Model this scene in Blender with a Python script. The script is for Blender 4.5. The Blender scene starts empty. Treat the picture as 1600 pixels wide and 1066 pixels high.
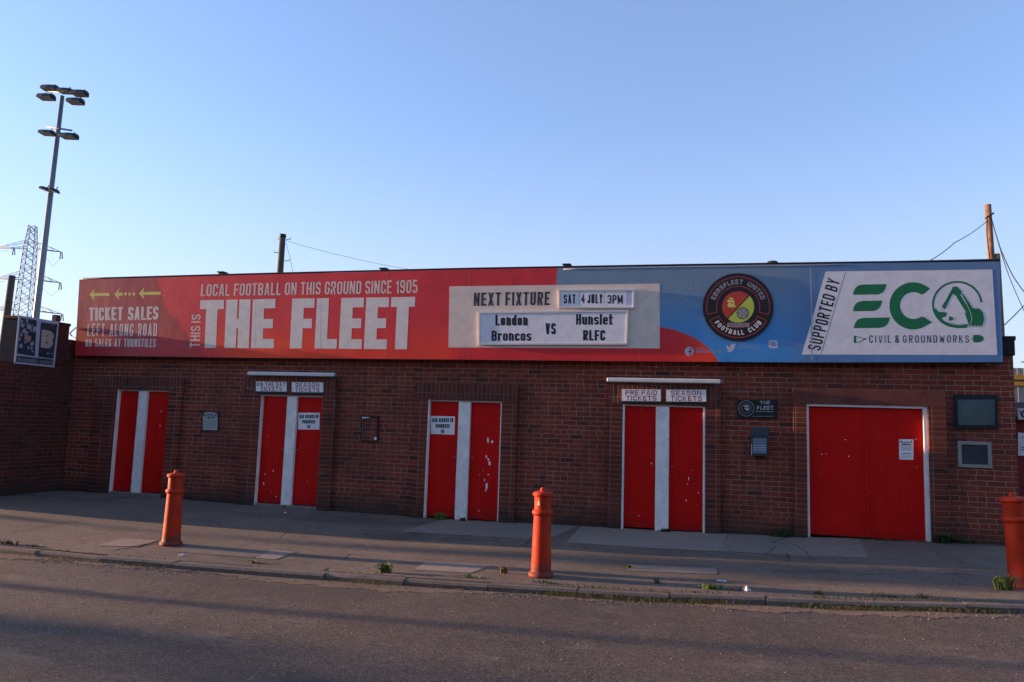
import bpy, math, random
from mathutils import Vector, Matrix
import numpy as np
random.seed(7)
R = math.radians
sc = bpy.context.scene
C = sc.collection

# ------------------------------------------------------------------ camera
FPX, YAW, PITCH, ROLL = 1163.13, 0.25155934, 0.10894717, 0.03158395
CAM = Vector((0.0, -12.3, 1.62))
cy, sy = math.cos(YAW), math.sin(YAW)
_f0 = Vector((-sy, cy, 0)); _r0 = Vector((cy, sy, 0)); _u0 = Vector((0, 0, 1))
FW = _f0*math.cos(PITCH) + _u0*math.sin(PITCH)
_up = -_f0*math.sin(PITCH) + _u0*math.cos(PITCH)
RT = _r0*math.cos(ROLL) + _up*math.sin(ROLL)
UP = -_r0*math.sin(ROLL) + _up*math.cos(ROLL)
cam = bpy.data.cameras.new('camera'); camo = bpy.data.objects.new('camera', cam); C.objects.link(camo)
cam.sensor_width = 36; cam.lens = FPX/1600*36; cam.clip_end = 5000; cam.clip_start = 0.05
m = Matrix((RT, UP, -FW)).transposed().to_4x4(); m.translation = CAM
camo.matrix_world = m; sc.camera = camo

# ------------------------------------------------------------------ light
SUN_EL, SUN_AZ = 7.0, 2.0     # elevation; degrees the sun stands on the street side of the facade line
w = bpy.data.worlds.new('World'); sc.world = w; w.use_nodes = True
nt = w.node_tree
sky = nt.nodes.new('ShaderNodeTexSky'); sky.sky_type = 'NISHITA'; sky.sun_disc = False
sky.sun_elevation = R(SUN_EL); sky.sun_rotation = R(-90-SUN_AZ)
sky.air_density = 1.0; sky.dust_density = 0.35; sky.ozone_density = 3.0
bg = nt.nodes['Background']; bg.inputs[1].default_value = 0.13
tn = nt.nodes.new('ShaderNodeMix'); tn.data_type = 'RGBA'; tn.blend_type = 'MULTIPLY'; tn.inputs[0].default_value = 1
tn.inputs[7].default_value = (1.0, .915, 1.03, 1)      # evening air a little more violet than the clear-sky model
nt.links.new(sky.outputs[0], tn.inputs[6])
hz = nt.nodes.new('ShaderNodeMix'); hz.data_type = 'RGBA'; hz.inputs[0].default_value = .28; hz.inputs[7].default_value = (.86, .92, 1.20, 1)
nt.links.new(tn.outputs[2], hz.inputs[6])
tcw = nt.nodes.new('ShaderNodeTexCoord'); sx = nt.nodes.new('ShaderNodeSeparateXYZ'); nt.links.new(tcw.outputs['Generated'], sx.inputs[0])
mr = nt.nodes.new('ShaderNodeMapRange'); mr.interpolation_type = 'SMOOTHSTEP'; nt.links.new(sx.outputs[2], mr.inputs[0])
mr.inputs[1].default_value = -.02; mr.inputs[2].default_value = .42; mr.inputs[3].default_value = .62; mr.inputs[4].default_value = 0
h2 = nt.nodes.new('ShaderNodeMix'); h2.data_type = 'RGBA'; h2.inputs[7].default_value = (1.34, 1.33, 1.56, 1)     # pale evening haze low on the horizon
nt.links.new(mr.outputs[0], h2.inputs[0]); nt.links.new(hz.outputs[2], h2.inputs[6]); nt.links.new(h2.outputs[2], bg.inputs[0])
sl = bpy.data.lights.new('sun', 'SUN'); so = bpy.data.objects.new('sun', sl); C.objects.link(so)
sl.energy = 3.5; sl.angle = R(0.6); sl.color = (1.0, 0.60, 0.35)
ca, ce = R(SUN_AZ), R(SUN_EL)
sdir = Vector((math.cos(ca)*math.cos(ce), math.sin(ca)*math.cos(ce), -math.sin(ce)))
so.rotation_euler = sdir.to_track_quat('-Z', 'Y').to_euler()
sc.view_settings.view_transform = 'Standard'; sc.view_settings.look = 'None'
sc.view_settings.gamma = 1; sc.view_settings.exposure = 2.0

# ------------------------------------------------------------------ geometry of the place
def ray(px, py): return RT*((px-800)/1000) - UP*((py-533)/1000) + FW*(FPX/1000)
def PY(px, py, y=0.0):            # a point of the wall plane at depth y
    d = ray(px, py); t = (y-CAM.y)/d.y; return CAM + d*t
def PXp(px, py, x):               # a point of the return wall plane
    d = ray(px, py); t = (x-CAM.x)/d.x; return CAM + d*t
GK = [(-40, 0), (-14, -.01), (-11, .02), (-8, -.03), (-4.5, -.05), (-1, -.015), (1, .02), (2.4, .06), (3.3, .09), (5, .11), (12, .11), (40, .1)]
def gz(x):                        # gentle rise and fall of the street
    for (a, za), (b, zb) in zip(GK, GK[1:]):
        if a <= x <= b:
            t = (x-a)/(b-a); t = t*t*(3-2*t); return za+(zb-za)*t
    return 0.0
def PG(px, py, dz=0.0):
    d = ray(px, py); z = 0.0
    for i in range(6):
        t = (z+dz-CAM.z)/d.z; p = CAM+d*t; z = gz(p.x)
    return p
def lerp(a, b, t): return a+(b-a)*t
def interp(L, x):
    if x <= L[0][0]: return L[0][1]
    for (a, ya), (b, yb) in zip(L, L[1:]):
        if x <= b: return ya+(yb-ya)*(x-a)/(b-a)
    return L[-1][1]

# ------------------------------------------------------------------ object helpers
def tag(o, label=None, cat=None, group=None, kind=None):
    if label: o['label'] = label
    if cat: o['category'] = cat
    if group: o['group'] = group
    if kind: o['kind'] = kind
    return o
def thing(name, loc, label, cat, group=None, rz=0):
    o = bpy.data.objects.new(name, None); C.objects.link(o); o.location = loc; o.rotation_euler = (0, 0, rz)
    o.empty_display_size = .1
    return tag(o, label, cat, group)
class MB:
    def __init__(s): s.v = []; s.f = []; s.sm = []
    def add(s, vs, fs, smooth=False):
        n = len(s.v); s.v += [tuple(v) for v in vs]; s.f += [tuple(i+n for i in f) for f in fs]; s.sm += [smooth]*len(fs)
        return s
    def box(s, a, b, bev=0.0):
        x0, y0, z0 = [min(a[i], b[i]) for i in range(3)]; x1, y1, z1 = [max(a[i], b[i]) for i in range(3)]
        if bev <= 0:
            vs = [(x, y, z) for z in (z0, z1) for y in (y0, y1) for x in (x0, x1)]
            return s.add(vs, [(0, 2, 3, 1), (4, 5, 7, 6), (0, 1, 5, 4), (2, 6, 7, 3), (0, 4, 6, 2), (1, 3, 7, 5)])
        import bmesh
        bm = bmesh.new(); bmesh.ops.create_cube(bm, size=1)
        for v in bm.verts: v.co = Vector(((x0+x1)/2+v.co.x*(x1-x0), (y0+y1)/2+v.co.y*(y1-y0), (z0+z1)/2+v.co.z*(z1-z0)))
        bmesh.ops.bevel(bm, geom=bm.edges[:], offset=bev, segments=2, affect='EDGES', profile=.5)
        bm.verts.ensure_lookup_table()
        s.add([v.co[:] for v in bm.verts], [[v.index for v in f.verts] for f in bm.faces]); bm.free(); return s
    def hexa(s, p):      # eight points: bottom four, top four
        return s.add(p, [(0, 3, 2, 1), (4, 5, 6, 7), (0, 1, 5, 4), (1, 2, 6, 5), (2, 3, 7, 6), (3, 0, 4, 7)])
    def tube(s, pts, r, n=8, cap=True):
        pts = [Vector(p) for p in pts]; rs = r if isinstance(r, (list, tuple)) else [r]*len(pts)
        base = len(s.v); prev = None
        for i, p in enumerate(pts):
            d = (pts[min(i+1, len(pts)-1)]-pts[max(i-1, 0)]).normalized()
            a = Vector((0, 0, 1)) if abs(d.z) < .9 else Vector((1, 0, 0))
            if prev is not None: a = prev
            u = (a-d*a.dot(d)).normalized(); prev = u; v = d.cross(u)
            for k in range(n):
                t = 2*math.pi*k/n; s.v.append(tuple(p+(u*math.cos(t)+v*math.sin(t))*rs[i]))
        for i in range(len(pts)-1):
            for k in range(n):
                a0 = base+i*n+k; a1 = base+i*n+(k+1) % n
                s.f.append((a0, a1, a1+n, a0+n)); s.sm.append(True)
        if cap:
            s.f.append(tuple(base+k for k in reversed(range(n)))); s.sm.append(False)
            s.f.append(tuple(base+(len(pts)-1)*n+k for k in range(n))); s.sm.append(False)
        return s
    def lathe(s, prof, n=40, c=(0, 0, 0)):
        base = len(s.v)
        for (r, z) in prof:
            for k in range(n):
                t = 2*math.pi*k/n; s.v.append((c[0]+r*math.cos(t), c[1]+r*math.sin(t), c[2]+z))
        for i in range(len(prof)-1):
            for k in range(n):
                a0 = base+i*n+k; a1 = base+i*n+(k+1) % n
                s.f.append((a0, a1, a1+n, a0+n)); s.sm.append(True)
        return s
    def build(s, name, mat, parent=None, origin=None, obj_label=None):
        me = bpy.data.meshes.new(name)
        off = Vector((0, 0, 0))
        if parent is not None:
            off = parent_world(parent)
        elif origin is not None: off = Vector(origin)
        me.from_pydata([tuple(Vector(v)-off) for v in s.v], [], s.f); me.update()
        me.polygons.foreach_set('use_smooth', s.sm)
        o = bpy.data.objects.new(name, me); C.objects.link(o)
        if mat: me.materials.append(mat)
        if parent is not None: o.parent = parent
        elif origin is not None: o.location = off
        return o
def parent_world(o):
    v = Vector(o.location)
    while o.parent: o = o.parent; v += Vector(o.location)
    return v

# ------------------------------------------------------------------ materials
def lin(c): return tuple(((v/255)/12.92 if v/255 <= .04045 else ((v/255+.055)/1.055)**2.4) for v in c)
def newmat(name):
    m = bpy.data.materials.new(name); m.use_nodes = True; return m, m.node_tree, m.node_tree.nodes['Principled BSDF']
class NB:
    def __init__(s, nt): s.nt = nt
    def node(s, t, **k):
        n = s.nt.nodes.new(t)
        for a, b in k.items(): setattr(n, a, b)
        return n
    def put(s, sock, v):
        if hasattr(v, 'is_linked') or isinstance(v, bpy.types.NodeSocket): s.nt.links.new(v, sock)
        else: sock.default_value = v
    def m(s, op, a, b=None, c=None, clamp=False):
        n = s.node('ShaderNodeMath', operation=op, use_clamp=clamp); s.put(n.inputs[0], a)
        if b is not None: s.put(n.inputs[1], b)
        if c is not None: s.put(n.inputs[2], c)
        return n.outputs[0]
    def pos(s): return s.node('ShaderNodeNewGeometry').outputs['Position']
    def sep(s, v):
        n = s.node('ShaderNodeSeparateXYZ'); s.put(n.inputs[0], v); return n.outputs
    def comb(s, x, y, z=0.0):
        n = s.node('ShaderNodeCombineXYZ'); s.put(n.inputs[0], x); s.put(n.inputs[1], y); s.put(n.inputs[2], z); return n.outputs[0]
    def noise(s, vec, scale, detail=4, rough=.55, out=0):
        n = s.node('ShaderNodeTexNoise'); s.put(n.inputs['Vector'], vec); n.inputs['Scale'].default_value = scale
        n.inputs['Detail'].default_value = detail; n.inputs['Roughness'].default_value = rough; return n.outputs[out]
    def ramp(s, fac, stops, interp='LINEAR'):
        n = s.node('ShaderNodeValToRGB'); s.put(n.inputs[0], fac); cr = n.color_ramp; cr.interpolation = interp
        while len(cr.elements) < len(stops): cr.elements.new(.5)
        for e, (p, c) in zip(cr.elements, stops): e.position = p; e.color = (*c[:3], 1) if not isinstance(c, (int, float)) else (c, c, c, 1)
        return n.outputs[0]
    def mix(s, fac, a, b, mode='MIX'):
        n = s.node('ShaderNodeMix', data_type='RGBA', blend_type=mode); s.put(n.inputs[0], fac)
        s.put(n.inputs[6], a if not isinstance(a, tuple) else (*a[:3], 1)); s.put(n.inputs[7], b if not isinstance(b, tuple) else (*b[:3], 1))
        return n.outputs[2]
    def bump(s, h, strength=.5, dist=.01, normal=None):
        n = s.node('ShaderNodeBump'); n.inputs['Strength'].default_value = strength; n.inputs['Distance'].default_value = dist
        s.put(n.inputs['Height'], h)
        if normal is not None: s.put(n.inputs['Normal'], normal)
        return n.outputs[0]
def paint(name, col, rough=.5, var=.15, scale=3.0, metal=0.0, bump=.15, dirt=None, spec=.4):
    m, nt, p = newmat(name); b = NB(nt); P = b.pos()
    n1 = b.noise(P, scale, 5); n2 = b.noise(P, scale*14, 3)
    f = b.m('ADD', b.m('MULTIPLY', n1, .7), b.m('MULTIPLY', n2, .3))
    col = tuple(c*.72 for c in col)
    dark = tuple(c*(1-var*1.6) for c in col); lite = tuple(min(1, c*(1+var)) for c in col)
    c = b.ramp(f, [(.3, dark), (.7, lite)])
    if dirt:
        c = b.mix(b.m('MULTIPLY', b.ramp(b.noise(P, scale*2.3, 6, .7), [(.52, 0.0), (.72, 1.0)]), dirt[0]), c, dirt[1])
    nt.links.new(c, p.inputs['Base Color']); p.inputs['Roughness'].default_value = rough; p.inputs['Metallic'].default_value = metal
    p.inputs['Specular IOR Level'].default_value = spec
    if bump: nt.links.new(b.bump(b.noise(P, scale*8, 4), bump, .004), p.inputs['Normal'])
    return m
def flat(name, col, rough=.6, spec=.3):
    col = tuple(min(c*.95, .8) for c in col)
    m, nt, p = newmat(name); b = NB(nt)
    n1 = b.noise(b.pos(), 9, 4)
    nt.links.new(b.ramp(n1, [(.3, tuple(c*.9 for c in col)), (.7, tuple(min(1, c*1.06) for c in col))]), p.inputs['Base Color'])
    p.inputs['Roughness'].default_value = rough; p.inputs['Specular IOR Level'].default_value = spec
    return m
def door_mat():
    m, nt, p = newmat('red_door_paint'); b = NB(nt); P = b.pos(); x, y, z = b.sep(P)
    c = b.ramp(b.noise(P, 1.6, 5, .6), [(.3, (.52, .004, .002)), (.7, (.64, .007, .004))])
    st = b.noise(b.comb(b.m('MULTIPLY', x, 16.0), 0.0, b.m('MULTIPLY', z, 1.1)), 1.0, 5, .7)
    c = b.mix(b.m('MULTIPLY', b.ramp(st, [(.50, 0.0), (.72, 1.0)]), .35), c, (.25, .006, .004))
    sc = b.ramp(b.noise(b.comb(b.m('MULTIPLY', x, 30.0), 0.0, b.m('MULTIPLY', z, 9.0)), 1.0, 5, .7), [(.66, 0.0), (.72, 1.0)])
    low = b.ramp(b.m('ADD', z, b.m('MULTIPLY', b.noise(P, 5, 4), .5)), [(.25, 1.0), (.95, 0.0)])
    c = b.mix(b.m('MULTIPLY', b.m('MULTIPLY', sc, low), .55), c, (.10, .03, .025))
    c = b.mix(b.m('MULTIPLY', b.ramp(b.m('ADD', z, b.m('MULTIPLY', b.noise(P, 7, 4), .25)), [(.12, 1.0), (.36, 0.0)]), .45), c, (.12, .012, .01))
    nt.links.new(c, p.inputs['Base Color']); nt.links.new(b.ramp(st, [(.3, .5), (.7, .72)]), p.inputs['Roughness']); p.inputs['Specular IOR Level'].default_value = .14
    nt.links.new(b.bump(b.m('ADD', b.noise(P, 3, 3), b.m('MULTIPLY', b.noise(P, 45, 3), .12)), .3, .012), p.inputs['Normal']); return m
def bollard_mat():
    m, nt, p = newmat('bollard_red_paint'); b = NB(nt); P = b.pos(); T_ = b.node('ShaderNodeTexCoord').outputs['Object']; x, y, z = b.sep(T_)
    c = b.ramp(b.noise(P, 6, 5, .6), [(.3, (.34, .022, .004)), (.7, (.50, .034, .007))])
    c = b.mix(b.m('MULTIPLY', b.ramp(b.noise(P, 17, 6, .7), [(.55, 0.0), (.66, 1.0)]), .4), c, (.20, .018, .010))
    chip = b.ramp(b.noise(P, 34, 4, .6), [(.665, 0.0), (.685, 1.0)])
    c = b.mix(chip, c, (.07, .035, .025))
    lowd = b.m('ADD', z, b.m('MULTIPLY', b.noise(P, 14, 5, .6), -.16))
    c = b.mix(b.m('MULTIPLY', b.ramp(lowd, [(-.02, 1.0), (.10, 0.0)]), .7), c, (.075, .04, .03))
    nt.links.new(c, p.inputs['Base Color']); nt.links.new(b.ramp(b.noise(P, 12, 4), [(.3, .5), (.7, .75)]), p.inputs['Roughness']); p.inputs['Specular IOR Level'].default_value = .22
    nt.links.new(b.bump(b.m('SUBTRACT', b.noise(P, 26, 5), b.m('MULTIPLY', chip, .5)), .35, .006), p.inputs['Normal']); return m
def brick_mat(name='brick', soldier=False, plain=False, tint=(1, 1, 1)):
    m, nt, p = newmat(name); b = NB(nt); P = b.pos(); x, y, z = b.sep(P)
    wob = b.noise(P, 5.0, 3, .6); wob2 = b.noise(b.comb(z, x, y), 3.0, 3, .6)
    u = b.m('ADD', b.m('ADD', x, y), b.m('MULTIPLY', b.m('SUBTRACT', wob, .5), .016))
    v = b.m('ADD', z, b.m('MULTIPLY', b.m('SUBTRACT', wob2, .5), .014))
    if soldier: BL, BH = .077, .232
    else: BL, BH = .236, .0765
    row = b.m('FLOOR', b.m('DIVIDE', v, BH))
    if plain or soldier:
        ur = b.m('DIVIDE', b.m('ADD', u, .11), BL)
    else:
        hdr = b.m('COMPARE', b.m('MODULO', b.m('ADD', row, 401), 5), 0.0, .5)      # every fifth course is headers
        rj = b.node('ShaderNodeTexWhiteNoise', noise_dimensions='1D'); b.put(rj.inputs['W'], row)
        sh = b.m('MULTIPLY', b.m('MODULO', b.m('ADD', row, 400), 2), .5)
        ur = b.m('ADD', b.m('DIVIDE', u, BL), b.m('ADD', sh, b.m('MULTIPLY', rj.outputs['Value'], .16)))
        ur = b.m('MULTIPLY', ur, b.m('ADD', 1.0, hdr))
    col = b.m('FLOOR', ur); fu = b.m('FRACT', ur); fv = b.m('FRACT', b.m('DIVIDE', v, BH))
    du = b.m('MULTIPLY', b.m('MINIMUM', fu, b.m('SUBTRACT', 1.0, fu)), BL)
    if not (plain or soldier): du = b.m('DIVIDE', du, b.m('ADD', 1.0, hdr))
    dv = b.m('MULTIPLY', b.m('MINIMUM', fv, b.m('SUBTRACT', 1.0, fv)), BH)
    d = b.m('MINIMUM', du, dv)
    rough = b.noise(P, 60, 3, .6)
    dd = b.m('ADD', d, b.m('MULTIPLY', b.m('SUBTRACT', rough, .5), .004))
    mort = b.m('SUBTRACT', 1.0, b.m('MULTIPLY', b.m('SUBTRACT', dd, .0040), 340, clamp=True), clamp=True)
    mort.node.use_clamp = True
    wn = b.node('ShaderNodeTexWhiteNoise', noise_dimensions='2D'); b.put(wn.inputs['Vector'], b.comb(col, row))
    rnd = wn.outputs['Value']
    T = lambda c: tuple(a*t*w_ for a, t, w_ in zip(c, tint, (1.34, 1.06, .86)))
    bc = b.ramp(rnd, [(0.0, T((.060, .026, .024))), (.08, T((.115, .032, .024))), (.3, T((.150, .036, .024))), (.55, T((.175, .040, .026))), (.8, T((.205, .050, .032))), (1.0, T((.14, .045, .036)))])
    # soot and weather
    big = b.noise(P, .75, 5, .6)
    bc = b.mix(b.m('MULTIPLY', b.ramp(big, [(.38, 1.0), (.58, 0.0)]), .42), bc, (.075, .028, .020))
    fine = b.noise(P, 130, 4, .7)
    bc = b.mix(.35, bc, b.ramp(fine, [(.25, (.22, .22, .22)), (.75, (.8, .78, .76))]), 'OVERLAY')
    mc = b.mix(b.noise(P, 2.0, 4), (.44, .27, .19), (.25, .145, .10))
    mc = b.mix(b.m('MULTIPLY', b.ramp(big, [(.40, 1.0), (.60, 0.0)]), .5), mc, (.085, .052, .044))
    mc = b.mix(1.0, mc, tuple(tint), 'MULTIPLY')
    c = b.mix(b.m('MULTIPLY', mort, .95), bc, mc)
    # lime bloom and knocked faces
    ef = b.ramp(b.noise(b.comb(x, y, b.m('MULTIPLY', z, 2.2)), 2.6, 6, .68), [(.60, 0.0), (.78, 1.0)])
    c = b.mix(b.m('MULTIPLY', ef, .38), c, (.24, .20, .18))
    chip = b.ramp(b.noise(b.comb(x, y, b.m('MULTIPLY', z, 3.2)), 6.0, 3, .5), [(.70, 0.0), (.725, 1.0)])
    hi = b.ramp(b.m('MULTIPLY', z, .25), [(.55, .12), (.63, 1.0)])
    c = b.mix(b.m('MULTIPLY', b.m('MULTIPLY', chip, hi), .8), c, (.42, .36, .33))
    stv = b.noise(b.comb(b.m('MULTIPLY', b.m('ADD', x, y), 5.0), 0.0, b.m('MULTIPLY', z, .5)), 1.0, 5, .7)
    c = b.mix(b.m('MULTIPLY', b.ramp(stv, [(.56, 0.0), (.70, 1.0)]), .45), c, (.035, .022, .02))
    # darker towards the foot of the wall
    low = b.m('ADD', z, b.m('MULTIPLY', b.m('SUBTRACT', b.noise(P, 4, 4), .5), .5))
    c = b.mix(b.m('MULTIPLY', b.ramp(low, [(.02, 1.0), (.38, 0.0)]), .8), c, (.030, .027, .022))
    nt.links.new(c, p.inputs['Base Color']); p.inputs['Roughness'].default_value = .88; p.inputs['Specular IOR Level'].default_value = .25
    h = b.m('ADD', b.m('MULTIPLY', b.m('SUBTRACT', 1.0, mort), 1.0), b.m('ADD', b.m('MULTIPLY', fine, .25), b.m('MULTIPLY', rnd, .35)))
    nt.links.new(b.bump(h, .7, .006), p.inputs['Normal'])
    return m
def asphalt(name, c1, c2, c3, scale=1.0, grit=.5, cracks=0.0, rough=.9, road=False):
    c1, c2, c3 = [tuple(v*.72 for v in c) for c in (c1, c2, c3)]
    m, nt, p = newmat(name); b = NB(nt); P = b.pos()
    big = b.noise(P, .45*scale, 5, .6); mid = b.noise(P, 4*scale, 5, .65)
    c = b.mix(b.ramp(big, [(.35, 0.0), (.65, 1.0)]), c1, c2)
    c = b.mix(b.m('MULTIPLY', b.ramp(mid, [(.45, 0.0), (.75, 1.0)]), .6), c, c3)
    vo = b.node('ShaderNodeTexVoronoi'); b.put(vo.inputs['Vector'], P); vo.inputs['Scale'].default_value = 95
    sp = b.sep(vo.outputs['Color'])[0]
    c = b.mix(grit, c, b.ramp(sp, [(0, (.10, .10, .10)), (.45, (.42, .42, .42)), (.8, (.62, .6, .58)), (1, (1, .98, .95))]), 'OVERLAY')
    st = b.node('ShaderNodeTexVoronoi'); b.put(st.inputs['Vector'], P); st.inputs['Scale'].default_value = 30
    big_st = b.m('MULTIPLY', b.m('LESS_THAN', st.outputs['Distance'], .18), b.m('GREATER_THAN', b.sep(st.outputs['Color'])[1], .86))
    c = b.mix(b.m('MULTIPLY', big_st, .5), c, (.30, .27, .25))
    if road:      # dusty scuffs, tar repairs, oil drips
        X, Y, Z = b.sep(P)
        du = b.ramp(b.noise(b.comb(b.m('MULTIPLY', X, .55), b.m('MULTIPLY', Y, 1.6), 0.0), 1.3, 7, .72), [(.56, 0.0), (.72, 1.0)])
        c = b.mix(b.m('MULTIPLY', du, .55), c, (.20, .165, .13))
        tarp = b.ramp(b.noise(b.comb(b.m('MULTIPLY', X, .35), Y, 3.0), .9, 3, .5), [(.60, 0.0), (.615, 1.0)])
        c = b.mix(b.m('MULTIPLY', tarp, .35), c, (.045, .042, .04))
        oil = b.ramp(b.noise(P, 3.1, 2, .4), [(.70, 0.0), (.76, 1.0)])
        c = b.mix(b.m('MULTIPLY', oil, .5), c, (.035, .03, .03))
    h = b.m('ADD', b.m('MULTIPLY', vo.outputs['Distance'], .6), b.m('MULTIPLY', mid, .8))
    if cracks:
        vc = b.node('ShaderNodeTexVoronoi', feature='DISTANCE_TO_EDGE'); b.put(vc.inputs['Vector'], b.mix(.05, P, b.noise(P, 3.5, 5, .7, 1))); vc.inputs['Scale'].default_value = .55
        ck = b.ramp(vc.outputs['Distance'], [(.0, 1.0), (.008, 0.0)])
        ck = b.m('MULTIPLY', ck, b.ramp(b.noise(P, 1.3, 4), [(.52, 0.0), (.60, 1.0)]))
        c = b.mix(b.m('MULTIPLY', ck, cracks), c, (.02, .018, .015))
        h = b.m('SUBTRACT', h, b.m('MULTIPLY', ck, 2.0))
    nt.links.new(c, p.inputs['Base Color']); p.inputs['Roughness'].default_value = rough; p.inputs['Specular IOR Level'].default_value = .3
    nt.links.new(b.bump(h, .6, .008), p.inputs['Normal'])
    return m
MB_BRICK = brick_mat('brick'); MB_PIER = brick_mat('pier_brick', plain=True, tint=(.78, .76, .76)); MB_SOLD = brick_mat('soldier_brick', soldier=True, tint=(.62, .72, .8))
M_LINT = paint('stained_red_lintel', (.22, .062, .042), .85, .3, 3, dirt=(.5, (.09, .035, .028)), bump=.3)
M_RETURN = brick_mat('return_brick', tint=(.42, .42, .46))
M_ROAD = asphalt('road_asphalt', (.104, .082, .067), (.137, .106, .086), (.170, .132, .105), grit=.8, road=True)
M_PAVE = asphalt('pavement_asphalt', (.172, .136, .105), (.24, .188, .142), (.13, .104, .084), 1.6, .55, .8, road=True)
M_SLAB = [asphalt('concrete_%s' % n, c, tuple(v*1.18 for v in c), tuple(v*.8 for v in c), 2.0, .3, .9) for n, c in
          (('pale', (.33, .275, .22)), ('mid', (.275, .228, .185)), ('dark', (.195, .162, .132)))]
M_KERB = asphalt('kerb_stone', (.22, .185, .155), (.16, .135, .115), (.11, .095, .08), 2.5, .35)
M_EARTH = asphalt('bare_ground', (.10, .09, .07), (.07, .075, .045), (.13, .11, .08), 1, .3)
M_DOOR = door_mat()
M_WHITE = paint('white_woodwork', (1.16, 1.10, 1.0), .6, .12, 5, dirt=(.45, (.34, .30, .26)))
M_WPLAS = paint('white_plastic', (.86, .86, .82), .4, .06, 4, dirt=(.3, (.36, .34, .30)))
M_TAR = paint('bitumen', (.018, .018, .02), .75, .3, 8)
M_BLACK = paint('black_paint', (.016, .016, .018), .45, .2, 6)
M_DARKR = paint('dark_red_brick_top', (.09, .022, .02), .85, .3, 10)
M_STEEL = paint('galvanised_steel', (.24, .26, .29), .5, .12, 3, metal=.35)
M_LATT = paint('weathered_lattice_steel', (.18, .175, .185), .7, .1, 3)
M_WOODG = paint('grey_post_wood', (.10, .075, .06), .85, .3, 6)
M_WOODB = paint('brown_pole_wood', (.30, .17, .10), .85, .3, 7)
M_WIRE = paint('black_cable', (.02, .02, .022), .6, .1, 3, bump=0)
M_BOLL = bollard_mat()
M_GLASSD = paint('dark_glass', (.06, .07, .075), .35, .2, 3, bump=.05)
M_CREAM = flat('cream_print', (.72, .60, .49))
M_PANELW = flat('white_letter_board', (.78, .75, .76), .5)
M_LETW = flat('off_white_print', (.78, .70, .61))
M_LETW2 = flat('dull_white_print', (.76, .62, .52))
M_YEL = flat('yellow_print', (.72, .62, .14))
M_INK = flat('black_ink', (.016, .014, .018))
M_INKB = flat('brown_black_ink', (.055, .038, .038))
M_RINK = flat('red_ink', (.26, .006, .035)); M_GREEN = flat('green_print', (.012, .17, .065)); M_WHITEP = flat('white_print', (.70, .70, .75))
M_ECOW = flat('white_sponsor_panel', (.76, .73, .73)); M_PAPER = flat('white_paper', (.84, .82, .78), .7)
M_NAVY = flat('navy_ink', (.02, .025, .06))

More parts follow.
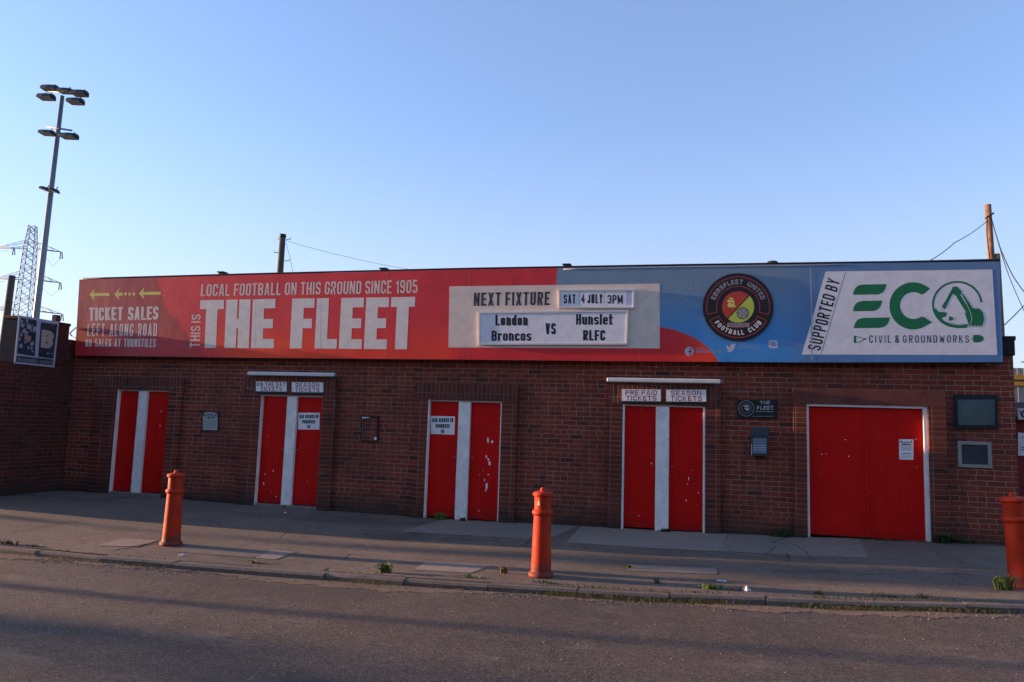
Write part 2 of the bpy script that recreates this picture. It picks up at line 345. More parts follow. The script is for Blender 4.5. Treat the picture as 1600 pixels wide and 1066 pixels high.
# ------------------------------------------------------------------ lettering made of strokes
r_ = 'r'
G = {
'A': (1.08, [[(0, 0), (.42, 1)], [(1, 0), (.58, 1)], [(.25, .24), (.75, .24)]]),
'B': (1, [[(0, .5), (0, 1), (1, 1, r_), (1, .52, r_), (0, .52)], [(0, .52), (1, .52, r_), (1, 0, r_), (0, 0), (0, .52)]]),
'C': (1, [[(1, .70), (1, 1, r_), (0, 1, r_), (0, 0, r_), (1, 0, r_), (1, .30)]]),
'D': (1, [[(0, .5), (0, 1), (1, 1, r_), (1, 0, r_), (0, 0), (0, .5)]]),
'E': (.86, [[(1, 1), (0, 1), (0, 0), (1, 0)], [(0, .5), (.85, .5)]]),
'F': (.84, [[(1, 1), (0, 1), (0, 0)], [(0, .5), (.85, .5)]]),
'G': (1, [[(1, .72), (1, 1, r_), (0, 1, r_), (0, 0, r_), (1, 0, r_), (1, .46), (.58, .46)]]),
'H': (1, [[(0, 0), (0, 1)], [(1, 0), (1, 1)], [(0, .5), (1, .5)]]),
'I': (0, [[(0, 0), (0, 1)]]),
'J': (.8, [[(1, 1), (1, 0, r_), (0, 0, r_), (0, .3)]]),
'K': (1.02, [[(0, 0), (0, 1)], [(1, 1), (.12, .44)], [(.32, .56), (1, 0)]]),
'L': (.8, [[(0, 1), (0, 0), (1, 0)]]),
'M': (1.4, [[(0, 0), (0, 1)], [(1, 0), (1, 1)], [(0, 1), (.5, .1)], [(1, 1), (.5, .1)]]),
'N': (1.08, [[(0, 0), (0, 1)], [(1, 0), (1, 1)], [(.04, 1), (.96, 0)]]),
'O': (1, [[(0, .5), (0, 1, r_), (1, 1, r_), (1, 0, r_), (0, 0, r_), (0, .5)]]),
'P': (1, [[(0, 0), (0, 1), (1, 1, r_), (1, .45, r_), (0, .45)]]),
'R': (1, [[(0, 0), (0, 1), (1, 1, r_), (1, .5, r_), (0, .5)], [(.5, .5), (1, 0)]]),
'S': (.98, [[(1, .76), (1, 1, r_), (0, 1, r_), (0, .52, r_), (1, .48, r_), (1, 0, r_), (0, 0, r_), (0, .24)]]),
'T': (.95, [[(0, 1), (1, 1)], [(.5, 1), (.5, 0)]]),
'U': (1, [[(0, 1), (0, 0, r_), (1, 0, r_), (1, 1)]]),
'V': (1.05, [[(0, 1), (.43, 0)], [(1, 1), (.57, 0)]]),
'W': (1.6, [[(0, 1), (.24, 0)], [(.5, .9), (.24, 0)], [(.5, .9), (.76, 0)], [(1, 1), (.76, 0)]]),
'X': (1.05, [[(0, 0), (1, 1)], [(0, 1), (1, 0)]]),
'Y': (1.05, [[(0, 1), (.5, .40)], [(1, 1), (.5, .40)], [(.5, .44), (.5, 0)]]),
'0': (1, [[(0, .5), (0, 1, r_), (1, 1, r_), (1, 0, r_), (0, 0, r_), (0, .5)]]),
'1': (.45, [[(0, .8), (1, 1), (1, 0)]]),
'3': (1, [[(0, .78), (0, 1, r_), (1, 1, r_), (1, .52, r_), (.35, .52)], [(.5, .52), (1, .52, r_), (1, 0, r_), (0, 0, r_), (0, .22)]]),
'4': (1, [[(.75, 0), (.75, 1), (0, .28), (1, .28)]]),
'5': (1, [[(1, 1), (0, 1), (0, .58), (1, .58, r_), (1, 0, r_), (0, 0, r_), (0, .2)]]),
'9': (1, [[(1, .48), (0, .48, r_), (0, 1, r_), (1, 1, r_), (1, 0, r_), (0, 0, r_), (0, .22)]]),
'&': (1, [[(1, 0), (.12, .72), (.12, 1, r_), (.8, 1, r_), (.8, .62, r_), (0, .38, r_), (0, 0, r_), (.72, 0, r_), (1, .42)]]),
'@': (1.1, [[(1, .2), (.9, 0, r_), (0, 0, r_), (0, 1, r_), (1, 1, r_), (1, .35), (.4, .35), (.4, .68), (1, .68)]]),
'-': (.6, [[(0, .5), (1, .5)]]), '_': (.7, [[(0, 0), (1, 0)]]), ':': (0, [[(0, .2), (0, .26)], [(0, .7), (0, .76)]]), '/': (.6, [[(0, 0), (1, 1)]]),
'n': (.9, [[(0, 0), (0, .74)], [(0, .7), (1, .7, r_), (1, 0)]]),
'o': (.9, [[(0, .35), (0, .7, r_), (1, .7, r_), (1, 0, r_), (0, 0, r_), (0, .35)]]),
'd': (.9, [[(1, 1), (1, 0)], [(1, .7), (0, .7, r_), (0, 0, r_), (1, 0)]]),
'b': (.9, [[(0, 1), (0, 0)], [(0, .7), (1, .7, r_), (1, 0, r_), (0, 0)]]),
'p': (.9, [[(0, -.25), (0, .7)], [(0, .7), (1, .7, r_), (1, 0, r_), (0, 0)]]),
'r': (.62, [[(0, 0), (0, .7)], [(0, .7), (1, .7), (1, .56)]]),
'c': (.85, [[(1, .5), (1, .7, r_), (0, .7, r_), (0, 0, r_), (1, 0, r_), (1, .2)]]),
's': (.85, [[(1, .56), (1, .7, r_), (0, .7, r_), (0, .37, r_), (1, .33, r_), (1, 0, r_), (0, 0, r_), (0, .15)]]),
'u': (.9, [[(0, .7), (0, 0, r_), (1, 0, r_), (1, .7)], [(1, 0), (1, .2)]]),
'l': (0, [[(0, 0), (0, 1)]]), 'i': (0, [[(0, 0), (0, .7)], [(0, .9), (0, .94)]]),
'e': (.88, [[(0, .36), (1, .36), (1, .7, r_), (0, .7, r_), (0, 0, r_), (1, 0, r_), (1, .14)]]),
't': (.6, [[(.3, 1), (.3, 0), (1, 0)], [(0, .7), (1, .7)]]),
'm': (1.4, [[(0, 0), (0, .7)], [(0, .7), (.5, .7, r_), (.5, 0)], [(.5, .7), (1, .7, r_), (1, 0)]]),
'y': (.9, [[(0, .7), (.5, 0)], [(1, .7), (.3, -.25)]]),
}
def round_poly(pts, rad):
    out = []; n = len(pts)
    for i, p in enumerate(pts):
        if len(p) > 2 and 0 < i < n-1:
            a = Vector(pts[i-1][:2]); b = Vector(p[:2]); c = Vector(pts[i+1][:2])
            la = (a-b).length; lc = (c-b).length
            ra = min(rad, la*.5 if len(pts[i-1]) > 2 else la); rc = min(rad, lc*.5 if len(pts[i+1]) > 2 else lc)
            q = min(ra, rc)
            s0 = b+(a-b)/max(la, 1e-6)*q; s1 = b+(c-b)/max(lc, 1e-6)*q
            for k in range(5):
                t = k/4; t2 = math.sin(t*math.pi/2); t1 = math.cos(t*math.pi/2)
                cc = s0+s1-b; out.append(cc+(s0-cc)*t1+(s1-cc)*t2)
        else: out.append(Vector(p[:2]))
    return out
def ribbon(pts, t, ext=True):       # 2D stroke -> list of quads
    P = [p.copy() for p in pts]
    P = [p for i, p in enumerate(P) if i == 0 or (p-P[i-1]).length > 1e-5]
    closed = (P[0]-P[-1]).length < 1e-4
    if ext and not closed:
        P[0] += (P[0]-P[1]).normalized()*t/2; P[-1] += (P[-1]-P[-2]).normalized()*t/2
    L, Rr = [], []
    n = len(P)
    for i in range(n):
        if closed:
            a = P[i-1] if i > 0 else P[n-2]; c = P[i+1] if i < n-1 else P[1]
        else:
            a = P[max(i-1, 0)]; c = P[min(i+1, n-1)]
        b = P[i]
        d1 = (b-a) if (b-a).length > 1e-6 else (c-b); d2 = (c-b) if (c-b).length > 1e-6 else (b-a)
        d1 = d1.normalized(); d2 = d2.normalized()
        n1 = Vector((-d1.y, d1.x)); n2 = Vector((-d2.y, d2.x)); mm = n1+n2
        if mm.length < .2: mm = n1
        mm.normalize(); k = min(1/max(mm.dot(n1), .3), 2.2)
        L.append(b+mm*t/2*k); Rr.append(b-mm*t/2*k)
    return [(L[i], L[i+1], Rr[i+1], Rr[i]) for i in range(n-1)]
def text_quads(s, aspect, t, space=.55, gap=None, k=1.0):
    """string laid out in a box of height 1 and width = aspect; returns lists of quads per stroke"""
    gap = gap if gap is not None else .12
    # widths: w*wl + t  for each glyph
    sw = 0; cst = 0
    for i, ch in enumerate(s):
        if ch == ' ': cst += space
        else:
            sw += G[ch][0]; cst += t
            if i < len(s)-1 and s[i+1] != ' ': cst += gap
    wl = max((aspect-cst)/max(sw, .01), .05)
    x = 0; out = []
    for i, ch in enumerate(s):
        if ch == ' ': x += space; continue
        gw, polys = G[ch]; W_ = gw*wl
        rad = min(.5*W_ if W_ > 0 else .1, .30)
        for pl in polys:
            q = [(x+t/2+p[0]*W_, t/2+p[1]*(k-t))+tuple(p[2:]) for p in pl]
            if (Vector(pl[0][:2])-Vector(pl[-1][:2])).length > 1e-4:
                for e, nb_ in ((0, 1), (-1, -2)):       # square ends reach the edge of the letter, free ends stop short
                    d = Vector(q[e][:2])-Vector(q[nb_][:2])
                    if d.length > 1e-6 and (pl[e][1] in (0, 1, .7, -.25, .74, .94, .26, .76) and len(pl) < 8 or abs(d.x) > abs(d.y)*.4):
                        d = d.normalized()*t/2
                        if ch in 'SCGJ359scea@' : d = d*.0
                        q[e] = (q[e][0]+d.x, q[e][1]+d.y)
            if len(pl) == 2 and abs(pl[0][0]-pl[1][0]) > .01 and abs(pl[0][1]-pl[1][1]) > .01:
                wx = t*(.86 if ch in 'VAWNMYvy' else .95); P2 = []
                for e in (0, 1):
                    yy = 0 if pl[e][1] == 0 else k if pl[e][1] == 1 else t/2+pl[e][1]*(k-t)
                    P2.append((x+t/2+pl[e][0]*W_, yy))
                (xa_, ya_), (xb2, yb3) = P2
                if ya_ > yb3: st_q = [((xa_-wx/2, ya_), (xa_+wx/2, ya_), (xb2+wx/2, yb3), (xb2-wx/2, yb3))]
                else: st_q = [((xb2-wx/2, yb3), (xb2+wx/2, yb3), (xa_+wx/2, ya_), (xa_-wx/2, ya_))]
                out.append([tuple(Vector((p_[0], p_[1]/k)) for p_ in qd) for qd in st_q]); continue
            st_q = ribbon(round_poly(q, rad), t, False)
            out.append([tuple(Vector((p_.x, p_.y/k)) for p_ in qd) for qd in st_q])
        x += W_+t
        if i < len(s)-1 and s[i+1] != ' ': x += gap
    return out
def put_text(mb, s, quad, t, y, space=.34, gap=.12, proj=None, k=1.0):
    """quad = TL, TR, BR, BL given where the writing stands on the wall"""
    TL, TR, BR, BL = [Vector(q) for q in quad]
    A = ((TR-TL).length+(BR-BL).length)/((BL-TL).length+(BR-TR).length)
    proj = proj or (lambda p, dy: PY(p.x, p.y, y-dy))
    for si, strips in enumerate(text_quads(s, A, t, space, gap, k)):
        for q in strips:
            vs = []
            for p in q:
                u = p.x/A; v = 1-p.y
                top = TL.lerp(TR, u); bot = BL.lerp(BR, u); vs.append(proj(top.lerp(bot, v), .00008*(si % 5)))
            mb.add(vs, [(3, 2, 1, 0)])
    return mb
def poly_px(mb, pts, y, proj=None):
    mb.add([(proj(Vector(p), 0) if proj else PY(p[0], p[1], y)) for p in pts], [tuple(range(len(pts)))]); return mb
def ring_px(mb, c, r0, r1, y, a0=0, a1=360, n=64, e=1.0):
    vs = []; fs = []
    for i in range(n+1):
        a = R(a0+(a1-a0)*i/n)
        for r in (r0, r1): vs.append(PY(c[0]+r*math.cos(a), c[1]-r*math.sin(a)*e, y))
    for i in range(n): fs.append((2*i, 2*i+1, 2*i+3, 2*i+2))
    mb.add(vs, fs); return mb
def disc_px(mb, c, r, y, a0=0, a1=360, n=48, e=1.0):
    k = n if a1-a0 >= 360 else n+1
    poly_px(mb, [(c[0]+r*math.cos(R(a0+(a1-a0)*i/n)), c[1]-r*math.sin(R(a0+(a1-a0)*i/n))*e) for i in range(k)], y); return mb
def stroke_px(mb, pts, t, y, ext=False):
    for q in ribbon([Vector(p) for p in pts], t, ext): poly_px(mb, q, y)
    return mb
def slab_px(mb, quad, y0, y1):
    """plate whose front (at depth y0) covers the quad TL TR BR BL; back at y1"""
    f = [PY(p[0], p[1], y0) for p in quad]; bk = [Vector((p.x, y1, p.z)) for p in f]
    # bottom four, top four
    mb.hexa([f[3], f[2], bk[2], bk[3], f[0], f[1], bk[1], bk[0]]); return mb
def rectq(x0, y0, x1, y1): return [(x0, y0), (x1, y0), (x1, y1), (x0, y1)]

# ================================================================== THE SETTING
def ystrip(name, xs, ya, yb, za, zb, mat, kind='structure', ny=6):
    mb = MB(); vs = []; fs = []
    for x in xs:
        for j in range(ny+1):
            t = j/ny; vs.append((x, lerp(ya(x), yb(x), t), lerp(za(x), zb(x), t)))
    for i in range(len(xs)-1):
        for j in range(ny): a = i*(ny+1)+j; fs.append((a, a+ny+1, a+ny+2, a+1))
    mb.add(vs, fs, True); o = mb.build(name, mat); return tag(o, kind=kind)
xs = [-60, -40, -25, -18]+[-15+i*.4 for i in range(64)]+[12, 16, 25, 60]
xs = sorted(set(xs))
KP = [(0, 851), (132, 864), (298, 877), (530, 894), (729, 908), (1060, 926), (1350, 937), (1600, 942)]
KW = [(PG(*p).x, PG(*p).y) for p in KP]
KW = [(-60, KW[0][1]), (-14, KW[0][1])]+KW+[(5.2, KW[-1][1]+.03), (60, KW[-1][1]+.05)]
def ky(x): return interp(KW, x)
gr = MB(); gr.add([(-3000, -3000, -.30), (3000, -3000, -.30), (3000, 3000, -.30), (-3000, 3000, -.30)], [(0, 1, 2, 3)])
tag(gr.build('ground', M_EARTH), kind='structure')
KH = .068
ystrip('road', xs, lambda x: -19, lambda x: ky(x)-.13, lambda x: gz(x)-KH-.02, lambda x: gz(x)-KH, M_ROAD, ny=24)
ystrip('pavement', xs, lambda x: ky(x), lambda x: .6, lambda x: gz(x), lambda x: gz(x), M_PAVE, ny=10)
# kerb stones, one course laid end to end
kb = MB(); x = -30.0
while x < 30:
    L = .9; a, b_ = x+.005, x+L-.005
    j = random.uniform(-.014, .014); dz = random.uniform(-.012, .004)
    p = [(a, ky(a)-.13+j), (b_, ky(b_)-.13+j), (b_, ky(b_)+.002), (a, ky(a)+.002)]
    za, zb = gz(a)+dz, gz(b_)+dz
    v = [(p[0][0], p[0][1], -.25), (p[1][0], p[1][1], -.25), (p[2][0], p[2][1], -.25), (p[3][0], p[3][1], -.25),
         (p[0][0], p[0][1], za-.022), (p[1][0], p[1][1], zb-.022), (p[1][0], p[1][1]+.022, zb), (p[2][0], p[2][1], zb), (p[3][0], p[3][1], za), (p[0][0], p[0][1]+.022, za)]
    kb.add(v, [(0, 1, 5, 4), (4, 5, 6, 9), (9, 6, 7, 8), (0, 4, 9, 8, 3), (1, 2, 7, 6, 5)])
    x += L
tag(kb.build('kerb', M_KERB), kind='structure')
# concrete bays and patches let into the pavement, 4 mm proud
def patch(pts, mat, dz=.004, n=14, name='paving_bay'):
    """quad of ground points subdivided so that it follows the street's rise"""
    a, b, c, d = [Vector(p) for p in pts]; mb = MB(); vs = []; fs = []
    for i in range(n+1):
        for j in range(3):
            p = a.lerp(b, i/n).lerp(d.lerp(c, i/n), j/2); vs.append((p.x, p.y, gz(p.x)+dz))
    for i in range(n):
        for j in range(2): q = i*3+j; fs.append((q, q+1, q+4, q+3))
    mb.add(vs, fs, True); return tag(mb.build(name, mat), kind='structure')
bx = -12.2; i = 0
while bx < 7:
    L = random.choice([1.9, 2.3, 2.6]); sk = random.uniform(-.3, .5)
    if i % 4 != 3:
        yo = -1.75+random.uniform(-.15, .1) if bx > -7 else -1.0
        patch([(bx, -.02), (bx+L-.025, -.02), (bx+L-.025+sk, yo), (bx+sk*.9, yo)], M_SLAB[(0, 1, 0, 2, 1)[i % 5]] if bx > -6 else M_SLAB[2])
    bx += L; i += 1
M_CRACK = paint('crack_soil', (.035, .032, .024), .95, .4, 20)
def crack(pts, wd, jag=.02, name='pavement_crack'):
    mb = MB(); P0 = [PG(*p) for p in pts]; path = []
    for a, b_ in zip(P0, P0[1:]):
        n = max(3, int((b_-a).length/.06))
        for k in range(n): q = a.lerp(b_, k/n); path.append(Vector((q.x+random.gauss(0, jag*.5), q.y+random.gauss(0, jag), 0)))
    path.append(P0[-1]); vs = []
    for i, p in enumerate(path):
        d = (path[min(i+1, len(path)-1)]-path[max(i-1, 0)]); d.z = 0; d.normalize(); n_ = Vector((-d.y, d.x, 0))*wd*random.uniform(.25, 1); q = Vector((p.x, p.y, gz(p.x)+.0075))
        vs += [q+n_, q-n_]
    mb.add(vs, [(2*i, 2*i+1, 2*i+3, 2*i+2) for i in range(len(path)-1)]); tag(mb.build(name, M_CRACK), kind='structure')
for pts, wd, jg in (([(20, 832), (126, 812)], .022, .012), ([(285, 818), (312, 810)], .014, .01), ([(814, 856), (832, 840)], .014, .01), ([(612, 843), (640, 838), (655, 830)], .012, .02),
    ([(1195, 869), (1208, 858), (1216, 850), (1232, 848)], .012, .03), ([(1208, 858), (1196, 853), (1188, 852)], .008, .02), ([(1242, 851), (1258, 862), (1268, 874)], .014, .02), ([(1462, 855), (1490, 871), (1506, 881)], .014, .01), ([(1518, 881), (1580, 883)], .012, .004),
    ([(984, 881.5), (1124, 885)], .014, .004), ([(982, 882), (976, 893)], .010, .006), ([(961, 866), (1120, 869), (1266, 874)], .010, .005), ([(1262, 891), (1391, 895)], .007, .006), ([(140, 842), (120, 850)], .012, .008), ([(1000, 853), (1036, 855)], .010, .02), ([(560, 903), (575, 898)], .008, .01),
    ([(350, 838), (420, 846), (470, 848)], .007, .015), ([(1150, 888), (1185, 892)], .010, .02), ([(700, 858), (820, 864)], .006, .005), ([(447, 818), (560, 828), (660, 834)], .006, .006)):
    crack(pts, wd*.5, jg*.5)
def pq(*pp): return [PG(*p).xy for p in pp]
patch(pq((665, 878), (770, 884), (735, 896), (647, 891)), M_SLAB[0], .005)
patch(pq((982, 882), (1120, 889), (1120, 898), (978, 892)), M_SLAB[1], .005)
patch(pq((190, 842), (247, 845), (215, 855), (151, 853)), M_SLAB[0], .005)
patch(pq((425, 860), (462, 863), (430, 875), (398, 872)), M_SLAB[0], .005)
patch(pq((300, 852), (424, 861), (395, 872), (262, 862)), M_SLAB[2], .005)


# ================================================================== THE BUILDING
XL = PY(117, 555, -.15).x+.01; XR = PY(1585, 610, 0).x
ZT = 4.22
bld = thing('brick_building', (-4, 0, 0), 'long low red brick ground-entrance building with five red doorways under the fascia sign', 'building')
YS = -.09                                     # face of the door surrounds
SUR = [(143, 277, 590, 'a'), (374, 519, 588, 'b'), (645, 806, 600, 'c'), (950, 1126, 603, 'd'), (1240, 1480, 608.5, 'e')]
DOORS = [   # opening left/right at mid height px, top y ; leaf1, post, leaf2 px at mid height
 dict(l=(180, 174), l1=(185.5, 176, 215, 206), post=(215, 206, 231, 223), l2=(231, 223, 262, 254), top=608, bot=(768, 771)),
 dict(l=(406, 399), l1=(410.5, 403, 447, 440.5), post=(447, 440.5, 464.5, 458.6), l2=(464.5, 458.6, 503, 496), top=616, bot=(787, 791)),
 dict(l=(667.6, 663), l1=(672, 667.6, 715.5, 711.6), post=(715.5, 711.6, 735.6, 731.4), l2=(735.6, 731.4, 782, 778), top=624, bot=(806, 812)),
 dict(l=(973.6, 969.4), l1=(976.5, 974, 1025.3, 1022.7), post=(1025.3, 1022.7, 1046.6, 1043.8), l2=(1046.6, 1043.8, 1098, 1095.4), top=631, bot=(826, 830)),
]
YD = .0                                     # face of the doors
segs = []; cur = XL
wall = MB(); wall.box((-12.24, 0, -.3), (XL, .3, PXp(112, 531, -12.22).z))
def wbox(mb, x0, x1, z0, z1, y0=0.0, y1=.3):
    mb.box((x0, y0, z0), (x1, y1, z1))
for k, (a, b_, ty, _) in enumerate(SUR):
    xa = PY(a, 700, YS).x; xb = PY(b_, 700, YS).x; zt = PY((a+b_)/2, ty, YS).z
    wbox(wall, cur, xa, -.3, 2.9)
    wbox(wall, xa, xb, zt, 2.9)
    # opening
    if k < 4:
        D = DOORS[k]; tl = PY(D['l'][0], D['top'], YS+.008); bl = PY(D['l'][1], D['bot'][0], YS+.008); ox0 = (tl.x+bl.x)/2
        ox1 = (PY(D['l2'][2], D['top'], YS).x+PY(D['l2'][3], D['bot'][1], YS).x)/2
        if k == 3: ox1 = PY(1102, 700, YS).x
        if k == 2: ox1 = PY(782, 700, YS).x
        oz = tl.z
    else:
        ox0 = PY(1261, 720, YS).x; ox1 = PY(1452.5, 720, YS).x; oz = PY(1355, 632.5, YS).z
    D_ = dict(x0=ox0, x1=ox1, z=oz, xa=xa, xb=xb, zt=zt); segs.append(D_)
    for pa_, pb_ in ((xa, ox0), (ox1, xb)):
        pr = MB(); pr.box((pa_, YS, -.3), (pb_, .3, oz)); pr.build('brick_pier', MB_PIER, bld)
    ln = MB(); ln.box((xa, YS-.002, oz), (xb, .3, zt)); ln.build('lintel', MB_SOLD if k < 4 else M_LINT, bld)
    cur = xb
wbox(wall, cur, XR, -.3, 2.9)
XS = PY(1562, 500, -.15).x-.02; wbox(wall, XL, XS, 2.9, ZT-.02); wbox(wall, XS, XR, 2.9, PY(1583, 527, 0).z-.06)
# side walls and back
wall.box((XL, .3, -.3), (XL+.3, 6, ZT-.02)); wall.box((XR-.3, .3, -.3), (XR, 6, PY(1583, 527, 0).z-.06)); wall.box((XL, 6, -.3), (XR, 6.3, PY(1583, 527, 0).z-.06))
wall.build('wall', MB_BRICK, bld)
inn = MB(); inn.box((XL+.3, .32, -.3), (XR-.3, .40, 2.9)); inn.build('inner_lining', M_BLACK, bld)
rf = MB(); rf.box((XL+.02, -.06, ZT-.02), (PY(1562, 408, -.06).x, 6.3, ZT+.035)); roof = rf.build('roof', M_TAR, bld)
for px_, py_ in ((347, 430), (600, 424), (886, 418)):
    p = PY(px_, py_, .05); v = MB(); v.box((p.x-.05, 0, ZT+.03), (p.x+.05, .12, ZT+.10), .008); v.box((p.x-.07, -.02, ZT+.10), (p.x+.07, .14, ZT+.12)); v.build('roof_vent', M_TAR, roof)
p = PY(1207, 411, .1); v = MB(); v.lathe([(.10, 0), (.10, .03), (.075, .07), (0, .09)], 20, (p.x, .1, ZT+.03)); v.build('roof_vent', M_TAR, roof)
# tarred upstand at the right end
zc = PY(1583, 527, 0).z
cp = MB(); cp.box((PY(1566, 540, 0).x-.05, -.02, PY(1575, 556, 0).z), (XR+.03, .5, zc-.015), .02); cp.box((XR-.12, -.03, zc-.05), (XR+.04, .5, zc+.015), .01)
cp.build('tarred_coping', M_TAR, bld)
# doors
def leaf(xa, xb, z0, z1, y, name='door'):
    mb = MB(); mb.box((xa, y, z0), (xb, y+.045, z1), .004); return mb
CHIPS = MB()
for k, D in enumerate(DOORS):
    s = segs[k]; zt = s['z']
    def xm(a, b_, y): return (PY(a, D['top']+2, y).x+PY(b_, D['bot'][0], y).x)/2
    g0 = gz((s['x0']+s['x1'])/2)+.012
    step = .035 if k < 2 else .0
    fr = MB()
    xl1 = max(xm(D['l1'][0], D['l1'][1], YD), s['x0']+.012)
    fr.box((s['x0']+.001, YS+.008, g0-.05), (xl1, YD+.06, zt-.001), .003)                 # left jamb
    fr.box((xl1, YD-.035, zt-.03), (s['x1']-.001, YD+.06, zt-.001), .003)       # head
    rj = .012 if k < 2 else .022 if k == 2 else .036
    fr.box((s['x1']-rj, YD-.02 if k < 2 else YS+.012, g0-.05), (s['x1']-.001, YD+.06, zt-.031), .003)
    fo = fr.build('door_frame', M_WHITE, bld)
    pa, pb = xm(D['post'][0], D['post'][1], YD-.06), xm(D['post'][2], D['post'][3], YD)
    po = MB(); po.box((pa, YD-.06, g0-.06), (pb, YD+.06, zt-.031), .006); po.build('centre_post', M_WHITE, fo)
    d1 = leaf(xl1+.002, pa-.002, g0+step+.012, zt-.038, YD).build('door', M_DOOR, bld)
    d2 = leaf(pb+.002, s['x1']-rj-.002, g0+step+.012, zt-.038, YD).build('door', M_DOOR, bld)
    D['d1'] = d1; D['d2'] = d2; D['g'] = g0; D['xs'] = (xl1, pa, pb, s['x1']-rj)
    for dd, xx in ((d1, pa-.05), (d2, pb+.05)):
        h = MB(); h.tube([(xx, YD+.002, 1.0), (xx, YD-.012, 1.0)], .014, 12); h.build('keyhole_plate', M_STEEL, dd)
    if k < 2:
        st = MB(); st.box((s['x0'], YS+.01, -.2), (s['x1'], YD+.08, g0+step), .006); st.build('doorstep', M_SLAB[1], bld)
s = segs[4]; g0 = gz(2.4)
fr = MB(); jw = .045
fr.box((s['x0'], YD-.06, g0-.06), (s['x0']+jw*.8, YD+.08, s['z']), .004); fr.box((s['x1']-jw*1.3, YD-.06, g0-.0), (s['x1'], YD+.08, s['z']), .004)
fr.box((s['x0']+jw*.8, YD-.06, s['z']-.04), (s['x1']-jw*1.3, YD+.08, s['z']-.001), .004)
fo = fr.build('gate_frame', M_WHITE, bld)
xc = PY(1353.5, 735, YD).x
g1 = leaf(s['x0']+jw*.8+.002, xc-.003, g0+.02, s['z']-.042, YD).build('gate_leaf', M_DOOR, bld)
g2 = leaf(xc+.003, s['x1']-jw*1.3-.002, g0+.02, s['z']-.042, YD).build('gate_leaf', M_DOOR, bld)
cv = MB(); cv.box((xc-.012, YD-.014, g0+.03), (xc+.026, YD-.001, s['z']-.05), .003); cv.build('cover_strip', M_DOOR, g1)
# paint chips: bare patches showing pale primer
def chips(pts, parent, y=YD-.0035):
    mb = MB()
    for (cx, cy_, r, el) in pts:
        n = 9; ph = random.random()*6
        poly_px(mb, [(cx+r*random.uniform(.55, 1.1)*math.cos(2*math.pi*i/n+ph), cy_-r*el*random.uniform(.6, 1.15)*math.sin(2*math.pi*i/n+ph)) for i in range(n)], y)
    mb.build('paint_chips', M_PAPER, parent)
chips([(762.5, 688, 2.0, 2.4), (769, 690, 2.0, 1.5), (760, 714, 1.8, 1.3), (763, 718, 1.6, 1.4), (765, 724, 2.0, 1.8), (763, 741.5, 1.4, .8), (757, 750, 1.0, 1.8), (760.5, 760, 2.2, 2.4), (759, 766, 1.4, 1.6), (749, 742, .6, 1), (748, 798, 1.0, 1.0), (755, 735, .6, 1)], DOORS[2]['d2'])
chips([(414, 741, .8, 1.5), (427, 736, .7, 3), (412, 756, .9, 3), (418, 682, .6, 1), (432, 776, .6, 2), (424, 770, .5, 1)], DOORS[1]['d1'])
chips([(480, 752, .7, 1), (470, 700, .5, 1)], DOORS[1]['d2'])
chips([(1076, 748, .8, 3.5), (1074, 757, .7, 2), (1072, 782, .6, 4), (1091, 770, .7, 2), (1081, 735, .5, 2), (1090, 790, .5, 2)], DOORS[3]['d2'])
chips([(1018, 724, .9, 1.8), (998, 806, .6, 2), (987, 800, .5, 1), (1002, 640, .5, 1)], DOORS[3]['d1'])
chips([(252, 643, 1.0, 1), (250, 665, .9, 1.1)], DOORS[0]['d2'])
chips([(1284, 710, 1.2, .7), (1291, 709.5, .8, .8), (1321, 687, 1.2, .9), (1326, 713, 1.2, .9), (1283, 742, .5, .9), (1280, 699, .4, 1)], g1)
chips([(1431, 686, 2.0, .3), (1359, 768, .8, 1), (1433, 730, .6, 1), (1382, 842, .6, 1)], g2)
# small recessed window
wq = [(1496.8, 690), (1549, 690), (1550.9, 731), (1497.6, 731)]
A_, B_, C2, D2 = [PY(a, b_, -.03) for a, b_ in wq]
wx0, wx1, wz0, wz1 = (A_.x+D2.x)/2, (B_.x+C2.x)/2, (C2.z+D2.z)/2, (A_.z+B_.z)/2
fr = MB(); t = .048
for a, b_ in (((wx0, wz1-t), (wx1, wz1)), ((wx0, wz0), (wx1, wz0+t)), ((wx0, wz0+t), (wx0+t, wz1-t)), ((wx1-t, wz0+t), (wx1, wz1-t))):
    fr.box((a[0], -.03, a[1]), (b_[0], .02, b_[1]), .003)
wf = fr.build('window', paint('weathered_frame_paint', (.40, .37, .33), .7, .15, 6), bld)
gl = MB(); gl.box((wx0+t, -.008, wz0+t), (wx1-t, -.004, wz1-t)); gl.build('pane', M_GLASSD, wf)

# ================================================================== FASCIA SIGN
YF = -.17
TOP = [(124, 437), (400, 429.3), (720, 421.3), (1060, 415.5), (1320, 411.8), (1562, 408.8)]
BOT = [(117, 555.5), (400, 559.3), (720, 562), (1000, 564.8), (1240, 566.3), (1567, 566)]
sign = thing('fascia_sign', (-4, YF, 2.7), 'long red and blue printed fascia sign running above the doors of the brick building', 'sign')
def smooth(L, x):
    return interp(L, x)
NU, NV = 1000, 90
def lc(c, k=(.58, .70, .76)): return np.array([min(v/q+.004, .9) for v, q in zip(lin(c), k)])
def mixc(a, b, t): return a*(1-t)+b*t
def ss(a, b, x): t = min(max((x-a)/(b-a), 0), 1); return t*t*(3-2*t)
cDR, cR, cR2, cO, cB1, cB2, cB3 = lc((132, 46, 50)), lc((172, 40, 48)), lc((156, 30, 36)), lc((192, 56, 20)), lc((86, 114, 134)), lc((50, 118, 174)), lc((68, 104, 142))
cRb = lc((166, 26, 26))
